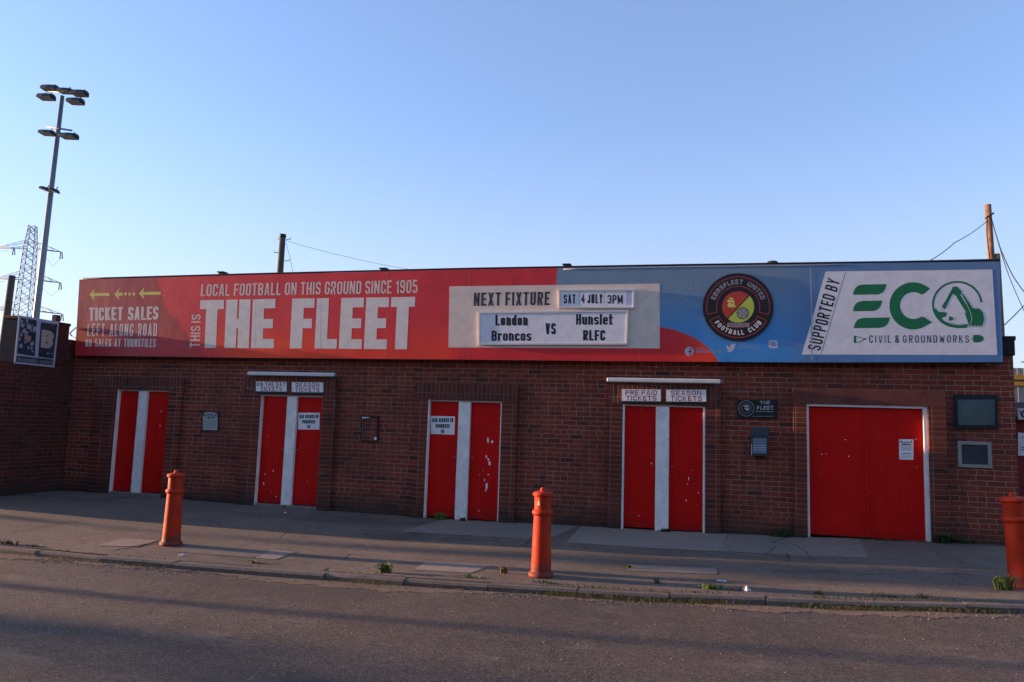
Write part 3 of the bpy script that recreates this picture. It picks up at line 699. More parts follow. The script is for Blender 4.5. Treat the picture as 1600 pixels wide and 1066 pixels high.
def sign_col(x, y, v):
    # x, y as measured on the sign; v 0 top .. 1 bottom
    blue_edge = 871 - 8*math.sin(v*1.4)
    inblue = x > blue_edge and v < .92
    # big round red shape that runs under the fixture panel
    if x > 1000:
        dx = (x-1010)/118; dy = (y-590)/80
        inblue = dx*dx+dy*dy > 1
    elif x > blue_edge: inblue = y < 500
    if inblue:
        c = mixc(cB1, cB2, ss(.12, .85, v))  # blue print; its slate top is grazing sunlight painted into the colour
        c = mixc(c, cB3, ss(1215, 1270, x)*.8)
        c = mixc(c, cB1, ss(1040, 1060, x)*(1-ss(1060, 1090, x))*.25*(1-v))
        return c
    if x < 1000 or True:
        ex = 246+70*v**1.7*1.0+(6 if v > .5 else 0)
        if x < ex:
            c = mixc(cDR, cR2, ss(.5, 1, v)*.7); c = mixc(c, lc((132, 50, 62)), .6*ss(120, 200, x)*(1-ss(200, 250, x)))
            return c
        o = ss(.45, 1.0, v)*(ss(ex-10, ex+60, x)*(1-ss(690, 720, x)))
        o *= .45+.55*(.5+.5*math.sin((x-330)/62.0))
        c = mixc(cR, cR2, ss(560, 760, x)*.8*(1-v*.3)+.25*ss(380, 420, x)*(1-v))
        c = mixc(c, cRb, ss(.6, 1, v)*.6)
        c = mixc(c, cO, o)
        c = mixc(c, cO, .75*ss(1045, 1110, x))
    return c
bd = MB(); vs = []; cols = []
for i in range(NU+1):
    u = i/NU
    for j in range(NV+1):
        v = j/NV
        xt = lerp(124, 1562, u); xb = lerp(117, 1567, u)
        a = Vector((xt, smooth(TOP, xt))); b_ = Vector((xb, smooth(BOT, xb))); p = a.lerp(b_, v)
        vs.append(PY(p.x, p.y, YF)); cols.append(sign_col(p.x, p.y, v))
fs = [(i*(NV+1)+j, i*(NV+1)+j+1, (i+1)*(NV+1)+j+1, (i+1)*(NV+1)+j) for i in range(NU) for j in range(NV)]
bd.add(vs, fs)
mp, ntp, pp = newmat('printed_vinyl'); nb = NB(ntp)
at = nb.node('ShaderNodeVertexColor', layer_name='print')
cc = nb.mix(.22, at.outputs[0], nb.ramp(nb.noise(nb.pos(), 1.7, 5, .6), [(.3, (.35, .35, .35)), (.7, (.62, .62, .62))]), 'OVERLAY')
ntp.links.new(cc, pp.inputs['Base Color']); pp.inputs['Roughness'].default_value = .42; pp.inputs['Specular IOR Level'].default_value = .35
ntp.links.new(nb.bump(nb.noise(nb.pos(), 1.3, 3), .25, .03), pp.inputs['Normal'])
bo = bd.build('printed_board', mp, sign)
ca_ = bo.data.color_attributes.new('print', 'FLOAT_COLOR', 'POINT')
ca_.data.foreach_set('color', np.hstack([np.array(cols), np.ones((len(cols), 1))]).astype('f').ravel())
# the box behind the vinyl
bx_ = MB(); N = 60; vt = []; 
for i in range(N+1):
    u = i/N; xt = lerp(124, 1562, u); xb = lerp(117, 1567, u)
    a = PY(xt, smooth(TOP, xt), YF); b_ = PY(xb, smooth(BOT, xb), YF)
    vt += [(a.x, YF+.003, a.z-.001), (a.x, -.003, a.z-.001), (b_.x, -.003, b_.z+.001), (b_.x, YF+.003, b_.z+.001)]
fs = []
for i in range(N):
    q = i*4
    for k in range(4): fs.append((q+k, q+(k+1) % 4, q+4+(k+1) % 4, q+4+k))
fs += [(0, 3, 2, 1), (N*4, N*4+1, N*4+2, N*4+3)]
bx_.add(vt, fs); bx_.build('backing_box', M_TAR, sign)
tr = MB(); tr.tube([(PY(lerp(130, 1562, i/40), smooth(TOP, lerp(130, 1562, i/40))-1.4, -.13)) for i in range(41)], .016, 6); tr.build('top_trim', M_TAR, sign)
tr = MB(); tr.tube([(PY(lerp(118, 1567, i/40), smooth(BOT, lerp(118, 1567, i/40))+.9, -.155)) for i in range(41)], .010, 6); tr.build('bottom_trim', M_TAR, sign)
gt = MB(); gt.tube([PY(lerp(880, 1320, i/20), smooth(TOP, lerp(880, 1320, i/20))+2.2, YF-.004) for i in range(21)], .008, 6); gt.build('edge_strip', flat('grey_edge_strip', (.35, .35, .38)), sign)
y1, y2 = YF-.0005, YF-.0010
def L(s, quad, t, mat, name='lettering', y=None, parent=None, gap=.12, space=.34, k=1.0):
    mb = MB(); put_text(mb, s, quad, t, y if y is not None else y1, space, gap, None, k); return mb.build(name, mat, parent or sign)
L('LOCAL FOOTBALL ON THIS GROUND SINCE 1905', [(315, 444.5), (653, 437.3), (652, 458), (313.5, 463)], .125, M_LETW2, gap=.10, space=.33)
L('THE', [(313, 469.3), (430.5, 467.2), (427.5, 544.3), (310, 543.6)], .235, M_LETW, gap=.045, k=1.25)
L('FLEET', [(456.6, 466.8), (648.8, 464), (645, 546), (452.6, 544.5)], .235, M_LETW, gap=.045, k=1.25)
L('THIS IS', [(296.5, 543), (299.5, 491.5), (314, 491.5), (312.5, 543)], .15, M_LETW2, gap=.14)
L('TICKET SALES', [(139, 480.8), (248.3, 479), (247, 499.6), (139, 501.3)], .19, M_LETW2, gap=.06, space=.38, k=1.3)
L('LEFT ALONG ROAD', [(137, 506), (246, 505.6), (244.8, 525.2), (136, 525.4)], .11, M_LETW2, gap=.11, space=.38)
L('NO SALES AT TURNSTILES', [(133.8, 529.8), (244, 529.6), (243, 542.6), (133.2, 541.6)], .15, M_LETW2, gap=.09, space=.40, k=1.1)
ar = MB()
for tip, sx0, sx1, dash in (((139.8, 460.6), 147.5, 171.5, 0), ((178.4, 460), 185, 192, 1), ((217, 458.6), 224, 251, 0)):
    x0, yy = tip
    poly_px(ar, [(x0, yy), (x0+8.5, yy-9.4), (x0+7.0, yy-2.4), (x0+7.0, yy+2.4), (x0+8.5, yy+9.6)][::-1], y1)
    poly_px(ar, [(x0+7.0, yy-2.1), (sx1, yy-2.6), (sx1, yy+1.9), (x0+7.0, yy+2.3)][::-1], y1-.0003)
    if dash:
        for d in (194, 200.5, 207): poly_px(ar, rectq(d, yy-2.5, d+4.2, yy+1.7)[::-1], y1)
ar.build('yellow_arrows', M_YEL, sign)
# panel joints and worn creases
sm = MB()
for xx, t in ((502, .35), (604, .35), (733, .5), (400, .25), (1000, .4)):
    stroke_px(sm, [(xx, smooth(TOP, xx)+3), (xx-1.5, smooth(BOT, xx)-2)], t, y1-.0008)
sm.build('panel_joints', flat('dull_joint', (.30, .20, .2)), sign)
sm = MB(); stroke_px(sm, [(1266, 414), (1267.5, 470), (1268.5, 563)], 2.2, y2-.002)
for pts in ([(1082, 431), (1080, 448), (1072, 459), (1060, 466), (1046, 470), (1033, 471.5)], [(1066, 462), (1078, 472), (1088, 478), (1098, 481)]):
    stroke_px(sm, pts, .9, y1)
sm.build('pale_crease', flat('pale_crease', (.34, .36, .42)), sign)
scr = MB(); scr.lathe([(.007, 0), (.007, .0008), (.004, .0014), (0, .0016)], 10); sm0 = scr.build('screw', M_STEEL)
sm0.rotation_euler = (R(90), 0, 0); first = True
for i in range(13):
    for v in (.03, .965):
        u = (i+.35)/13; xt = lerp(124, 1562, u); xb = lerp(117, 1567, u); a = Vector((xt, smooth(TOP, xt))).lerp(Vector((xb, smooth(BOT, xb))), v); p = PY(a.x, a.y, YF-.0005)
        o = sm0 if first else sm0.copy()
        if not first: C.objects.link(o)
        first = False; o.parent = sign; o.location = p-Vector(sign.location)
# cream fixture panel
cpan = MB(); slab_px(cpan, [(702.3, 447.7), (1030.8, 443.2), (1030.8, 544.5), (700.7, 543)], YF-.0016, YF-.0004)
fp = cpan.build('fixture_panel', M_CREAM, sign)
L('NEXT FIXTURE', [(740.5, 457.4), (859.5, 455.9), (858.6, 477), (740, 478.2)], .165, M_INKB, y=YF-.0024, parent=fp, gap=.12, k=1.15)
def holder(outer, name='letter_board'):
    mb = MB(); slab_px(mb, outer, YF-.030, YF-.005); o = mb.build(name, M_PANELW, fp)
    (a, b_, c, d) = [Vector(p) for p in outer]; fr = MB()
    w_ = 2.6
    for p, q, s1_, s2_ in ((a, b_, (0, 1), (0, 1)), (d, c, (0, -1), (0, -1)), (a, d, (1, 0), (1, 0)), (b_, c, (-1, 0), (-1, 0))):
        s1_ = Vector(s1_)*w_; s2_ = Vector(s2_)*w_
        if s1_.x == 0: quad = [p, q, q+s2_, p+s1_] if s1_.y > 0 else [p+s1_, q+s2_, q, p]
        else: quad = [p+Vector((0, w_)), p+s1_+Vector((0, w_)), q+s2_-Vector((0, w_)), q-Vector((0, w_))] if s1_.x > 0 else [p+s1_+Vector((0, w_)), p+Vector((0, w_)), q-Vector((0, w_)), q+s2_-Vector((0, w_))]
        slab_px(fr, quad, YF-.042, YF-.0305)
    fr.build('board_rim', M_WPLAS, o); return o
hb1 = holder([(872.6, 452.2), (991.4, 451.6), (991.4, 481.8), (873, 481.2)])
hb2 = holder([(747.3, 487.6), (982, 484.6), (980.4, 538.6), (747.7, 539)])
yl = YF-.0304
for s_, q in (('SAT', (881, 460.4, 899.3, 474.4)), ('4', (908, 459.2, 913.8, 473.8)), ('JULY', (918, 459.8, 941.4, 474.2)), ('3PM', (949, 461, 973, 474.7))):
    L(s_, rectq(*q), .165, M_INK, y=yl, parent=hb1, gap=.11, name='letters', k=1.15)
pl = MB()
for xx in (905.5, 944): stroke_px(pl, [(xx, 455.5), (xx, 478.5)], .5, yl)
pl.build('plate_joint', M_INKB, hb1)
bl_ = MB(); slab_px(bl_, rectq(977.5, 454.5, 988, 476.5), YF-.0312, YF-.0301); bl_.build('blank_plate', flat('pale_blue_plate', (.42, .50, .66)), hb1)
for s_, q, t in (('London', (774, 492, 824.6, 508.8), .21), ('Broncos', (768, 517, 830.2, 532.8), .22), ('VS', (852, 505, 868.4, 522.6), .2), ('Hunslet', (900, 490.9, 957.6, 507.6), .21), ('RLFC', (911, 515.9, 945.8, 532.3), .22)):
    L(s_, rectq(*q), t, M_INK, y=yl, parent=hb2, gap=.09, name='letters', k=1.35)
# club badge
BC = (1153.4, 480)
M_BADB = flat('badge_black', (.014, .012, .014), .4); M_BADR = flat('badge_red', (.42, .05, .045)); M_BADO = flat('badge_orange_red', (.50, .055, .03)); M_BADY = flat('badge_yellow_green', (.50, .56, .08)); M_GREYP = flat('badge_grey', (.33, .31, .30))
E_ = .962
bg_ = MB()
N = 64; fpts = [PY(BC[0]+55.2*math.cos(2*math.pi*i/N), BC[1]-55.2*E_*math.sin(2*math.pi*i/N), YF-.025) for i in range(N)]
bg_.add(fpts+[Vector((p.x, YF-.001, p.z)) for p in fpts], [tuple(reversed(range(N)))]+[(i, (i+1) % N, N+(i+1) % N, N+i) for i in range(N)])
badge = bg_.build('club_badge', M_BADB, sign)
yb = YF-.0254
rg = MB()
ring_px(rg, BC, 48.6, 49.8, yb, -14, 194, e=E_); ring_px(rg, BC, 33.2, 34.3, yb, -14, 194, e=E_)
ring_px(rg, BC, 48.6, 49.8, yb, 206, 334, e=E_); ring_px(rg, BC, 33.2, 34.3, yb, 206, 334, e=E_)
for a in (-14, 194, 206, 334):
    ca2, sa2 = math.cos(R(a)), math.sin(R(a)); stroke_px(rg, [(BC[0]+33.4*ca2, BC[1]-33.4*sa2*E_), (BC[0]+49.6*ca2, BC[1]-49.6*sa2*E_)], 1.1, yb-.0004)
rg.build('badge_rings', M_BADR, badge)
def arc_text(mb, s, c, r, h, a_start, a_end, t, y, outward=True):
    total = sum((G[ch][0] if ch != ' ' else .8)+.5 for ch in s); x = 0
    for ch in s:
        wch = (G[ch][0] if ch != ' ' else .8)+.5
        am = R(a_start+(a_end-a_start)*(x+wch/2)/total); x += wch
        if ch == ' ': continue
        arc = abs(R(a_end-a_start))*r*wch/total; cw = max(arc-.22*h, .01) ; asp = max(cw*(1 if ch != 'I' else .3)/h, t*1.0)
        for si, strips in enumerate(text_quads(ch, asp, t)):
            for q in strips:
                vs = []
                for p in q:
                    lx = (p.x-asp/2)*h; ly = (p.y-.5)*h
                    ca3, sa3 = math.cos(am), math.sin(am)
                    if outward: ux, uy = sa3, -ca3; rx, ry = ca3, sa3
                    else: ux, uy = -sa3, ca3; rx, ry = -ca3, -sa3
                    X = r*ca3+ux*lx+rx*ly; Y = r*sa3+uy*lx+ry*ly
                    vs.append(PY(c[0]+X, c[1]-Y*E_, y-.0002*si))
                mb.add(vs, [(3, 2, 1, 0)])
at_ = MB(); arc_text(at_, 'EBBSFLEET UNITED', BC, 41.2, 7.6, 163, 17, .2, yb); at_.build('badge_lettering', M_GREYP, badge)
at_ = MB(); arc_text(at_, 'FOOTBALL CLUB', BC, 41.4, 7.8, 213, 327, .22, yb, False); at_.build('badge_lettering', M_LETW, badge)
DC = (1153.3, 479.6)
d_ = MB(); disc_px(d_, DC, 25, yb, 46, 229, e=.98); d_.build('badge_field', M_BADO, badge)
d_ = MB(); disc_px(d_, DC, 25, yb, 229, 406, e=.98); d_.build('badge_field', M_BADY, badge)
d_ = MB(); stroke_px(d_, [(1136.5, 498.5), (1170.3, 461.8)], 1.6, yb-.0004); d_.build('badge_diagonal', M_BADB, badge)
d_ = MB()
for q in (rectq(1139, 465.5, 1146, 468), rectq(1136.5, 469, 1147, 472.5), rectq(1138, 473, 1143, 476), [(1136, 476), (1148, 475), (1149.5, 480), (1138, 480)], rectq(1145, 472.5, 1148, 476)):
    poly_px(d_, q[::-1], yb-.0004)
d_.build('badge_device', M_YEL, badge)
d_ = MB(); disc_px(d_, (1160.4, 489.6), 9.4, yb-.0004); d_.build('badge_device', M_BADB, badge)
d_ = MB(); ring_px(d_, (1160.4, 489.6), 0.2, 8.2, yb-.0007); d_.build('badge_device', M_GREYP, badge)
d_ = MB()
for a in range(5):
    aa = R(a*72+20); stroke_px(d_, [(1160.4+2.2*math.cos(aa), 489.6-2.2*math.sin(aa)), (1160.4+5.0*math.cos(aa+.4), 489.6-5.0*math.sin(aa+.4)), (1160.4+8.2*math.cos(aa+.2), 489.6-8.2*math.sin(aa+.2))], .7, yb-.0010)
d_.build('badge_device', M_BADB, badge)
d_ = MB(); poly_px(d_, rectq(1136.5, 504.5, 1170.5, 511)[::-1], yb-.0004); d_.build('badge_scroll', flat('scroll_pink', (.40, .30, .29)), badge)
L('THE FLEET', rectq(1138, 505.5, 1169, 510), .16, M_BADB, y=yb-.0007, parent=badge, gap=.15)
# social marks
M_SOC = flat('pale_icon_print', (.55, .50, .58)); M_SOC2 = flat('faint_small_print', (.34, .36, .50)); 
so_ = MB(); disc_px(so_, (1077, 549.2), 7, y1); so_.build('round_icon', M_SOC, sign)
so_ = MB(); stroke_px(so_, [(1078.2, 556), (1078.2, 547.2), (1079, 545.2), (1081, 545)], 1.8, y1-.001); stroke_px(so_, [(1075.4, 549.6), (1080.8, 549.6)], 1.5, y1-.0015); so_.build('icon_mark', M_RINK, sign)
so_ = MB(); poly_px(so_, [(1134.4, 539.2), (1138, 541.6), (1141.4, 542.2), (1141.8, 539), (1144.4, 537.2), (1147.2, 538), (1149.8, 537.8), (1148.6, 540), (1147.6, 544.5), (1144.6, 548.4), (1140.4, 550.2), (1135, 549.6), (1138.4, 547.6), (1135.6, 545), (1137, 544.4), (1134.6, 542)][::-1], y1); so_.build('bird_icon', M_SOC, sign)
so_ = MB(); poly_px(so_, [(1203, 531.6), (1213.6, 531.6), (1215.6, 533.6), (1215.6, 542.4), (1213.6, 544.4), (1203, 544.4), (1201, 542.4), (1201, 533.6)][::-1], y1); so_.build('camera_icon', M_SOC, sign)
so_ = MB(); ring_px(so_, (1208.3, 538), 2.1, 3.3, y1-.001, n=20); so_.build('icon_mark', flat('icon_blue', (.06, .14, .4)), sign)
L('FACEBOOK', rectq(1087, 543.6, 1103, 546), .16, M_SOC2, gap=.2); L('EBBSFLEET UNITED', rectq(1087, 547.6, 1126.5, 551.4), .18, M_SOC2, gap=.2)
L('TWITTER', rectq(1154, 537, 1166, 539.2), .16, M_SOC2, gap=.2); L('EUFCOFFICIAL', rectq(1154, 541, 1186, 544.6), .16, M_SOC2, gap=.2)
L('INSTAGRAM', rectq(1218, 532.4, 1234, 534.6), .16, M_SOC2, gap=.2); L('EUFC_OFFICIAL', rectq(1218, 536.6, 1253, 540.4), .16, M_SOC2, gap=.2)
# sponsor panel
ep = MB(); slab_px(ep, [(1290, 424.4), (1550.5, 421.2), (1558.4, 554.8), (1253, 554.1)], YF-.0016, YF-.0004)
eco = ep.build('sponsor_panel', M_ECOW, sign); ye = YF-.0021
st_ = MB(); stroke_px(st_, [(1321.5, 424.6), (1282.8, 553.8)], .8, ye); st_.build('panel_line', M_NAVY, eco)
L('SUPPORTED BY', [(1261.5, 545), (1293.6, 433.5), (1312.4, 439.5), (1281.5, 548.5)], .13, M_INK, y=ye, parent=eco, gap=.13)
def cq(x, y): return (1240+x/4.444, 400+y/4.444)
def curve(pts, n=6):      # Catmull-Rom through the points
    out = []; m_ = len(pts)
    for i in range(m_-1):
        p0 = Vector(pts[max(i-1, 0)]); p1 = Vector(pts[i]); p2 = Vector(pts[i+1]); p3 = Vector(pts[min(i+2, m_-1)])
        for k in range(n):
            t = k/n; out.append(.5*((2*p1)+(-p0+p2)*t+(2*p0-5*p1+4*p2-p3)*t*t+(-p0+3*p1-3*p2+p3)*t*t*t))
    out.append(Vector(pts[-1])); return out
lt = MB()
for q in ([(412, 270), (420, 240), (440, 212), (472, 199)], [(645, 196), (636, 228), (618, 254), (585, 268)]), ([(412, 385), (420, 352), (442, 324), (482, 312)], [(615, 310), (606, 342), (588, 368), (555, 383)]), ([(417, 502), (427, 468), (450, 440), (490, 430)], [(668, 427), (660, 458), (640, 486), (600, 500)]):
    pts = [cq(*p) for p in curve(q[0])]+[cq(*p) for p in curve(q[1])]; poly_px(lt, [tuple(p) for p in pts][::-1], ye)
# C as a strip
n = 48; outer = []; inner = []
for i in range(n+1):
    a = R(57+(303-57)*i/n); outer.append((830+165*math.cos(a), 347-164*math.sin(a)))
    a = R(58+(304-58)*i/n); inner.append((832+93*math.cos(a), 345-93*math.sin(a)))
outer = [(948, 228)]+outer+[(962, 462)]; inner = [(900, 266)]+inner+[(905, 424)]
vs = [PY(*cq(*p), ye) for pr_ in zip(outer, inner) for p in pr_]
lt.add(vs, [(2*i, 2*i+1, 2*i+3, 2*i+2) for i in range(len(outer)-1)])
lt.build('sponsor_lettering', M_GREEN, eco)
oc = cq(1136, 337)
rg = MB(); ring_px(rg, oc, 36.2, 39.4, ye, 5, 290, e=.93); rg.build('logo_ring', M_GREEN, eco)
ex = MB()
def pc(pts, yy=ye-.00042, mb=None): poly_px(mb or ex, [cq(*p) for p in pts][::-1], yy)
pc([(1108, 213), (1135, 213), (1168, 245), (1160, 275), (1130, 280), (1105, 262), (1050, 372), (1030, 350)])        # boom
pc([(1150, 262), (1175, 262), (1232, 345), (1262, 400), (1235, 430), (1200, 395), (1130, 285)], ye-.00058)            # stick
pc([(1228, 362), (1290, 366), (1316, 395), (1324, 440), (1306, 498), (1298, 478), (1290, 498), (1280, 478), (1270, 498), (1260, 480), (1250, 498), (1240, 480), (1222, 496), (1188, 395), (1205, 392)], ye-.00082)  # bucket
pc([(985, 360), (1005, 388), (1065, 392), (1058, 420), (1030, 440), (1080, 462), (1140, 474), (1195, 470), (1215, 478), (1200, 500), (1130, 502), (1060, 480), (1010, 440), (975, 390)], ye-.0002)
pc([(1080, 418), (1105, 425), (1112, 440), (1095, 450), (1078, 448)], ye-.0007)
ex.build('digger_emblem', M_GREEN, eco)
ex2 = MB(); pc([(1118, 280), (1124, 300), (1130, 283)], ye-.0013, ex2); pc([(1158, 268), (1166, 268), (1208, 340), (1204, 345)], ye-.0013, ex2); pc([(1000, 358), (1022, 360), (1018, 386), (1002, 384)], ye-.0013, ex2)
stroke_px(ex2, [cq(1040, 446), cq(1090, 470), cq(1150, 480), cq(1214, 470)], .9, ye-.0013); stroke_px(ex2, [cq(1222, 492), cq(1238, 440), cq(1228, 390), cq(1200, 330)], .7, ye-.0013); stroke_px(ex2, [cq(1048, 320), cq(1100, 225)], .8, ye-.0013)
pc([(1030, 428), (1072, 424), (1078, 440), (1040, 440)], ye-.0013, ex2)
ex2.build('emblem_highlights', M_ECOW, eco)
L('CIVIL & GROUNDWORKS', [(1358, 524), (1513.8, 524), (1513.8, 535.6), (1358, 535.8)], .13, M_NAVY, y=ye, parent=eco, gap=.30, space=.55)
sp = MB(); pc([(1245, 550), (1290, 548), (1312, 560), (1323, 575), (1310, 592), (1285, 602), (1248, 600)], ye, sp); pc([(1232, 572), (1246, 572), (1246, 579), (1232, 579)], ye, sp)
pc([(418, 555), (434, 555), (434, 605), (418, 605)], ye, sp); stroke_px(sp, [cq(434, 560), cq(470, 567), cq(485, 580), cq(470, 594), cq(434, 601)], 1.0, ye-.00028); stroke_px(sp, [cq(484, 578), cq(505, 575)], 2.2, ye-.0005)
sp.build('spade_marks', M_GREEN, eco)

# ================================================================== SIGNS AND FITTINGS ON THE WALL
def plate(name, quad, y, th, mat, label, cat, group=None):
    mb = MB(); slab_px(mb, quad, y, y+th)
    c = PY(sum(p[0] for p in quad)/4, sum(p[1] for p in quad)/4, y+th)
    t = thing(name, c, label, cat, group); o = mb.build('plate', mat, t); return t, o
def tick(quad, lines, label, y=YS-.025):
    t, o = plate('ticket_sign', quad, y, .020, M_PAPER, label, 'sign', 'white ticket signs above the doors')
    mb = MB(); (a, b_), (c, d) = quad[0], quad[2]; h = d-b_; w_ = c-a
    for i, (s_, f) in enumerate(lines):
        m_ = w_*(1-f)/2; y0 = b_+h*(.08+.46*i); put_text(mb, s_, rectq(a+m_, y0, c-m_, y0+h*.41), .17, y-.0006, gap=.22, space=.6)
    mb.build('lettering', M_RINK, t)
    b2 = MB(); slab_px(b2, [(a, d+.1), (c, d+.1), (c, d+3), (a, d+3)], y+.004, y+.022); b2.build('sign_shadow_strip', M_BLACK, t)  # black strip standing in for the shadow under the sign
tick([(400, 596.2), (447.3, 597), (447.3, 612), (400, 611.4)], [('ON THE DAY', .94), ('TICKETS', .7)], 'white sign reading ON THE DAY TICKETS above the second doorway')
tick([(455.7, 597.3), (504.6, 597.8), (504.6, 613.2), (455.7, 612.8)], [('SEASON', .76), ('TICKETS', .78)], 'white SEASON TICKETS sign beside the ON THE DAY sign')
tick([(971.7, 608.4), (1032.3, 608.9), (1032.3, 627.2), (971.7, 626.6)], [('PRE PAID', .82), ('TICKETS', .78)], 'white sign reading PRE PAID TICKETS above the fourth doorway')
tick([(1041, 608.8), (1103.4, 609.2), (1103.4, 627.8), (1041, 627.4)], [('SEASON', .76), ('TICKETS', .78)], 'white SEASON TICKETS sign beside the PRE PAID sign')
def striplight(p0, p1, label):
    y = YS-.10
    a = PY(*p0, y); b_ = PY(*p1, y); t = thing('strip_light', ((a.x+b_.x)/2, -.09, a.z), label, 'wall light', 'strip lights above ticket doors')
    z = (a.z+b_.z)/2
    mb = MB(); mb.box((a.x, y, z-.032), (b_.x-.03, y+.085, z+.036), .014); mb.build('diffuser', M_WPLAS, t)
    c = MB(); c.box((b_.x-.03, y+.005, z-.028), (b_.x, y+.08, z+.032), .008); c.box((a.x+.3, y+.08, z-.02), (a.x+.36, -.002, z+.02)); c.box((b_.x-.36, y+.08, z-.02), (b_.x-.3, -.002, z+.02)); c.build('end_cap', M_STEEL, t)
striplight((386, 583.4), (524.5, 586), 'long white strip light above the ON THE DAY and SEASON signs')
striplight((948, 593.4), (1129, 596.4), 'long white strip light above the PRE PAID and SEASON signs')
def notice(quad, label, door=None):
    t, o = plate('paper_notice', quad, YD-.004, .003, M_PAPER, label, 'notice', 'bag search notices on the doors')
    (a, b_), (c, d) = quad[0], quad[2]; h = d-b_; w_ = c-a; mb = MB()
    put_text(mb, 'BAG SEARCH IN', rectq(a+w_*.06, b_+h*.12, c-w_*.06, b_+h*.33), .24, YD-.006, gap=.1); put_text(mb, 'PROGRESS', rectq(a+w_*.2, b_+h*.43, c-w_*.2, b_+h*.64), .24, YD-.006, gap=.1)
    mb.build('lettering', M_INK, t)
    mb = MB(); ring_px(mb, (a+w_*.5, b_+h*.82), w_*.05, w_*.085, YD-.006, n=20); disc_px(mb, (a+w_*.5, b_+h*.82), w_*.035, YD-.006, n=12); mb.build('emblem', flat('badge_ink_grey', (.06, .07, .08)), t)
notice([(466, 645), (499.6, 645.2), (499, 671.4), (465.4, 671.2)], 'white bag search notice taped on the right door of the second doorway')
notice([(673.4, 650), (711, 651), (710, 679.4), (673, 678)], 'white bag search notice on the left door of the third doorway')
# blurred small print is built as fine lines
def fine_lines(mb, x0, x1, ys, y, t, jit=.15):
    for yy in ys:
        a = x0; 
        while a < x1:
            l = random.uniform(1.0, 3.2); e = min(a+l, x1); stroke_px(mb, [(a, yy), (e, yy+.02*(e-a))], t, y); a = e+random.uniform(.4, .8)
t, o = plate('paper_notice', [(1405, 686.4), (1427.2, 686.8), (1427.2, 718.6), (1405, 718.2)], YD-.004, .003, M_PAPER, 'small portrait white notice stuck on the right leaf of the large gate', 'notice')
mb = MB(); put_text(mb, 'SITE', rectq(1412, 690.6, 1420.5, 693), .22, YD-.006); put_text(mb, 'INFORMATION', rectq(1409, 694, 1423.5, 696.2), .22, YD-.006)
fine_lines(mb, 1408, 1424, [698.5, 700, 701.6, 703.2, 712.5, 714.5], YD-.006, .45); fine_lines(mb, 1409, 1423, [709], YD-.006, 1.0)
stroke_px(mb, [(1407, 689), (1410.5, 692.5)], 1.6, YD-.006); stroke_px(mb, [(1425, 689), (1421.8, 692.5)], 1.6, YD-.006); mb.build('lettering', M_NAVY, t)
# shield shaped notice between the first two doors
t = thing('wall_plaque', PY(328, 658, 0), 'small pale plaque with scalloped top between the first and second doorways', 'plaque')
mb = MB(); slab_px(mb, [(315.6, 643), (341.8, 643), (341.2, 673.6), (315.6, 673.6)], -.018, -.002); mb.build('backing', paint('brown_backing', (.05, .035, .03), .8, .2, 6), t)
mb = MB(); poly_px(mb, [(317, 672), (317, 651), (318.6, 645.6), (322, 644.4), (328.6, 644), (335.6, 644.8), (338.8, 646), (340, 651), (339.6, 672.6)], -.0205); mb.build('face', flat('pale_plaque', (.38, .39, .38)), t)
mb = MB(); disc_px(mb, (320.2, 649.6), 1.6, -.022, n=12); disc_px(mb, (337.2, 649.6), 1.6, -.022, n=12); put_text(mb, 'SUPPORT', rectq(323, 646.8, 335, 649.4), .22, -.022); put_text(mb, 'THE CLUB', rectq(323, 651, 335, 654), .22, -.022)
fine_lines(mb, 319, 338, [658, 660.5, 663, 665.5, 668], -.022, .4); mb.build('lettering', M_INK, t)
# empty poster frame
t = thing('empty_noticeboard', PY(577.5, 670, 0), 'empty black poster frame on brick between the second and third doorways', 'noticeboard')
fr = MB(); o4 = [(564, 649), (591.6, 650), (590.4, 690.6), (564.2, 689.4)]; a, b_, c, d = o4
for q in ([a, b_, (b_[0], b_[1]+2.6), (a[0], a[1]+2.6)], [(d[0], d[1]-2.4), (c[0], c[1]-2.4), c, d], [(a[0], a[1]+2.6), (a[0]+2.2, a[1]+2.6), (d[0]+2.2, d[1]-2.4), (d[0], d[1]-2.4)], [(b_[0]-2.4, b_[1]+2.6), (b_[0], b_[1]+2.6), (c[0], c[1]-2.4), (c[0]-2.4, c[1]-2.4)]):
    slab_px(fr, q, -.026, -.001)
fr.build('frame', M_BLACK, t)
mb = MB(); poly_px(mb, [(565.8, 651.6), (579, 652), (574, 653.4), (566, 653.8)][::-1], -.028); poly_px(mb, [(584.6, 683), (588.6, 683.4), (588.2, 687.4), (584.4, 687)][::-1], -.0275); mb.build('torn_paper', M_PAPER, t)
mb = MB(); stroke_px(mb, [(566.6, 653), (566.8, 687), (588, 688)], .7, -.027); mb.build('inner_bead', flat('grey_bead', (.22, .2, .2)), t)
# black club plaque
t, o = plate('wall_plaque', [(1151.4, 624.2), (1214.8, 624.8), (1214.4, 653.8), (1151, 653)], -.03, .028, M_BLACK, 'black plaque reading THE FLEET with round badge, right of the fourth doorway', 'plaque')
mb = MB(); c_ = (1166, 638.4)
ring_px(mb, c_, 11.6, 12.2, -.032, n=32); ring_px(mb, c_, 7.4, 7.8, -.032, n=28)
for q in ([(1161, 634), (1168, 632.8), (1171, 636), (1165, 637)], [(1163, 638), (1171, 637.6), (1170, 641), (1166, 642)]): poly_px(mb, q[::-1], -.032)
put_text(mb, 'THE', rectq(1187.5, 626.6, 1203, 631.6), .2, -.032, gap=.2); put_text(mb, 'FLEET', rectq(1182.6, 634.4, 1208.6, 640.4), .22, -.032, gap=.2)
fine_lines(mb, 1181, 1208.6, [643.2], -.032, .9); fine_lines(mb, 1176, 1208, [650.6], -.032, .6); mb.build('lettering', flat('silver_print', (.45, .45, .45)), t)
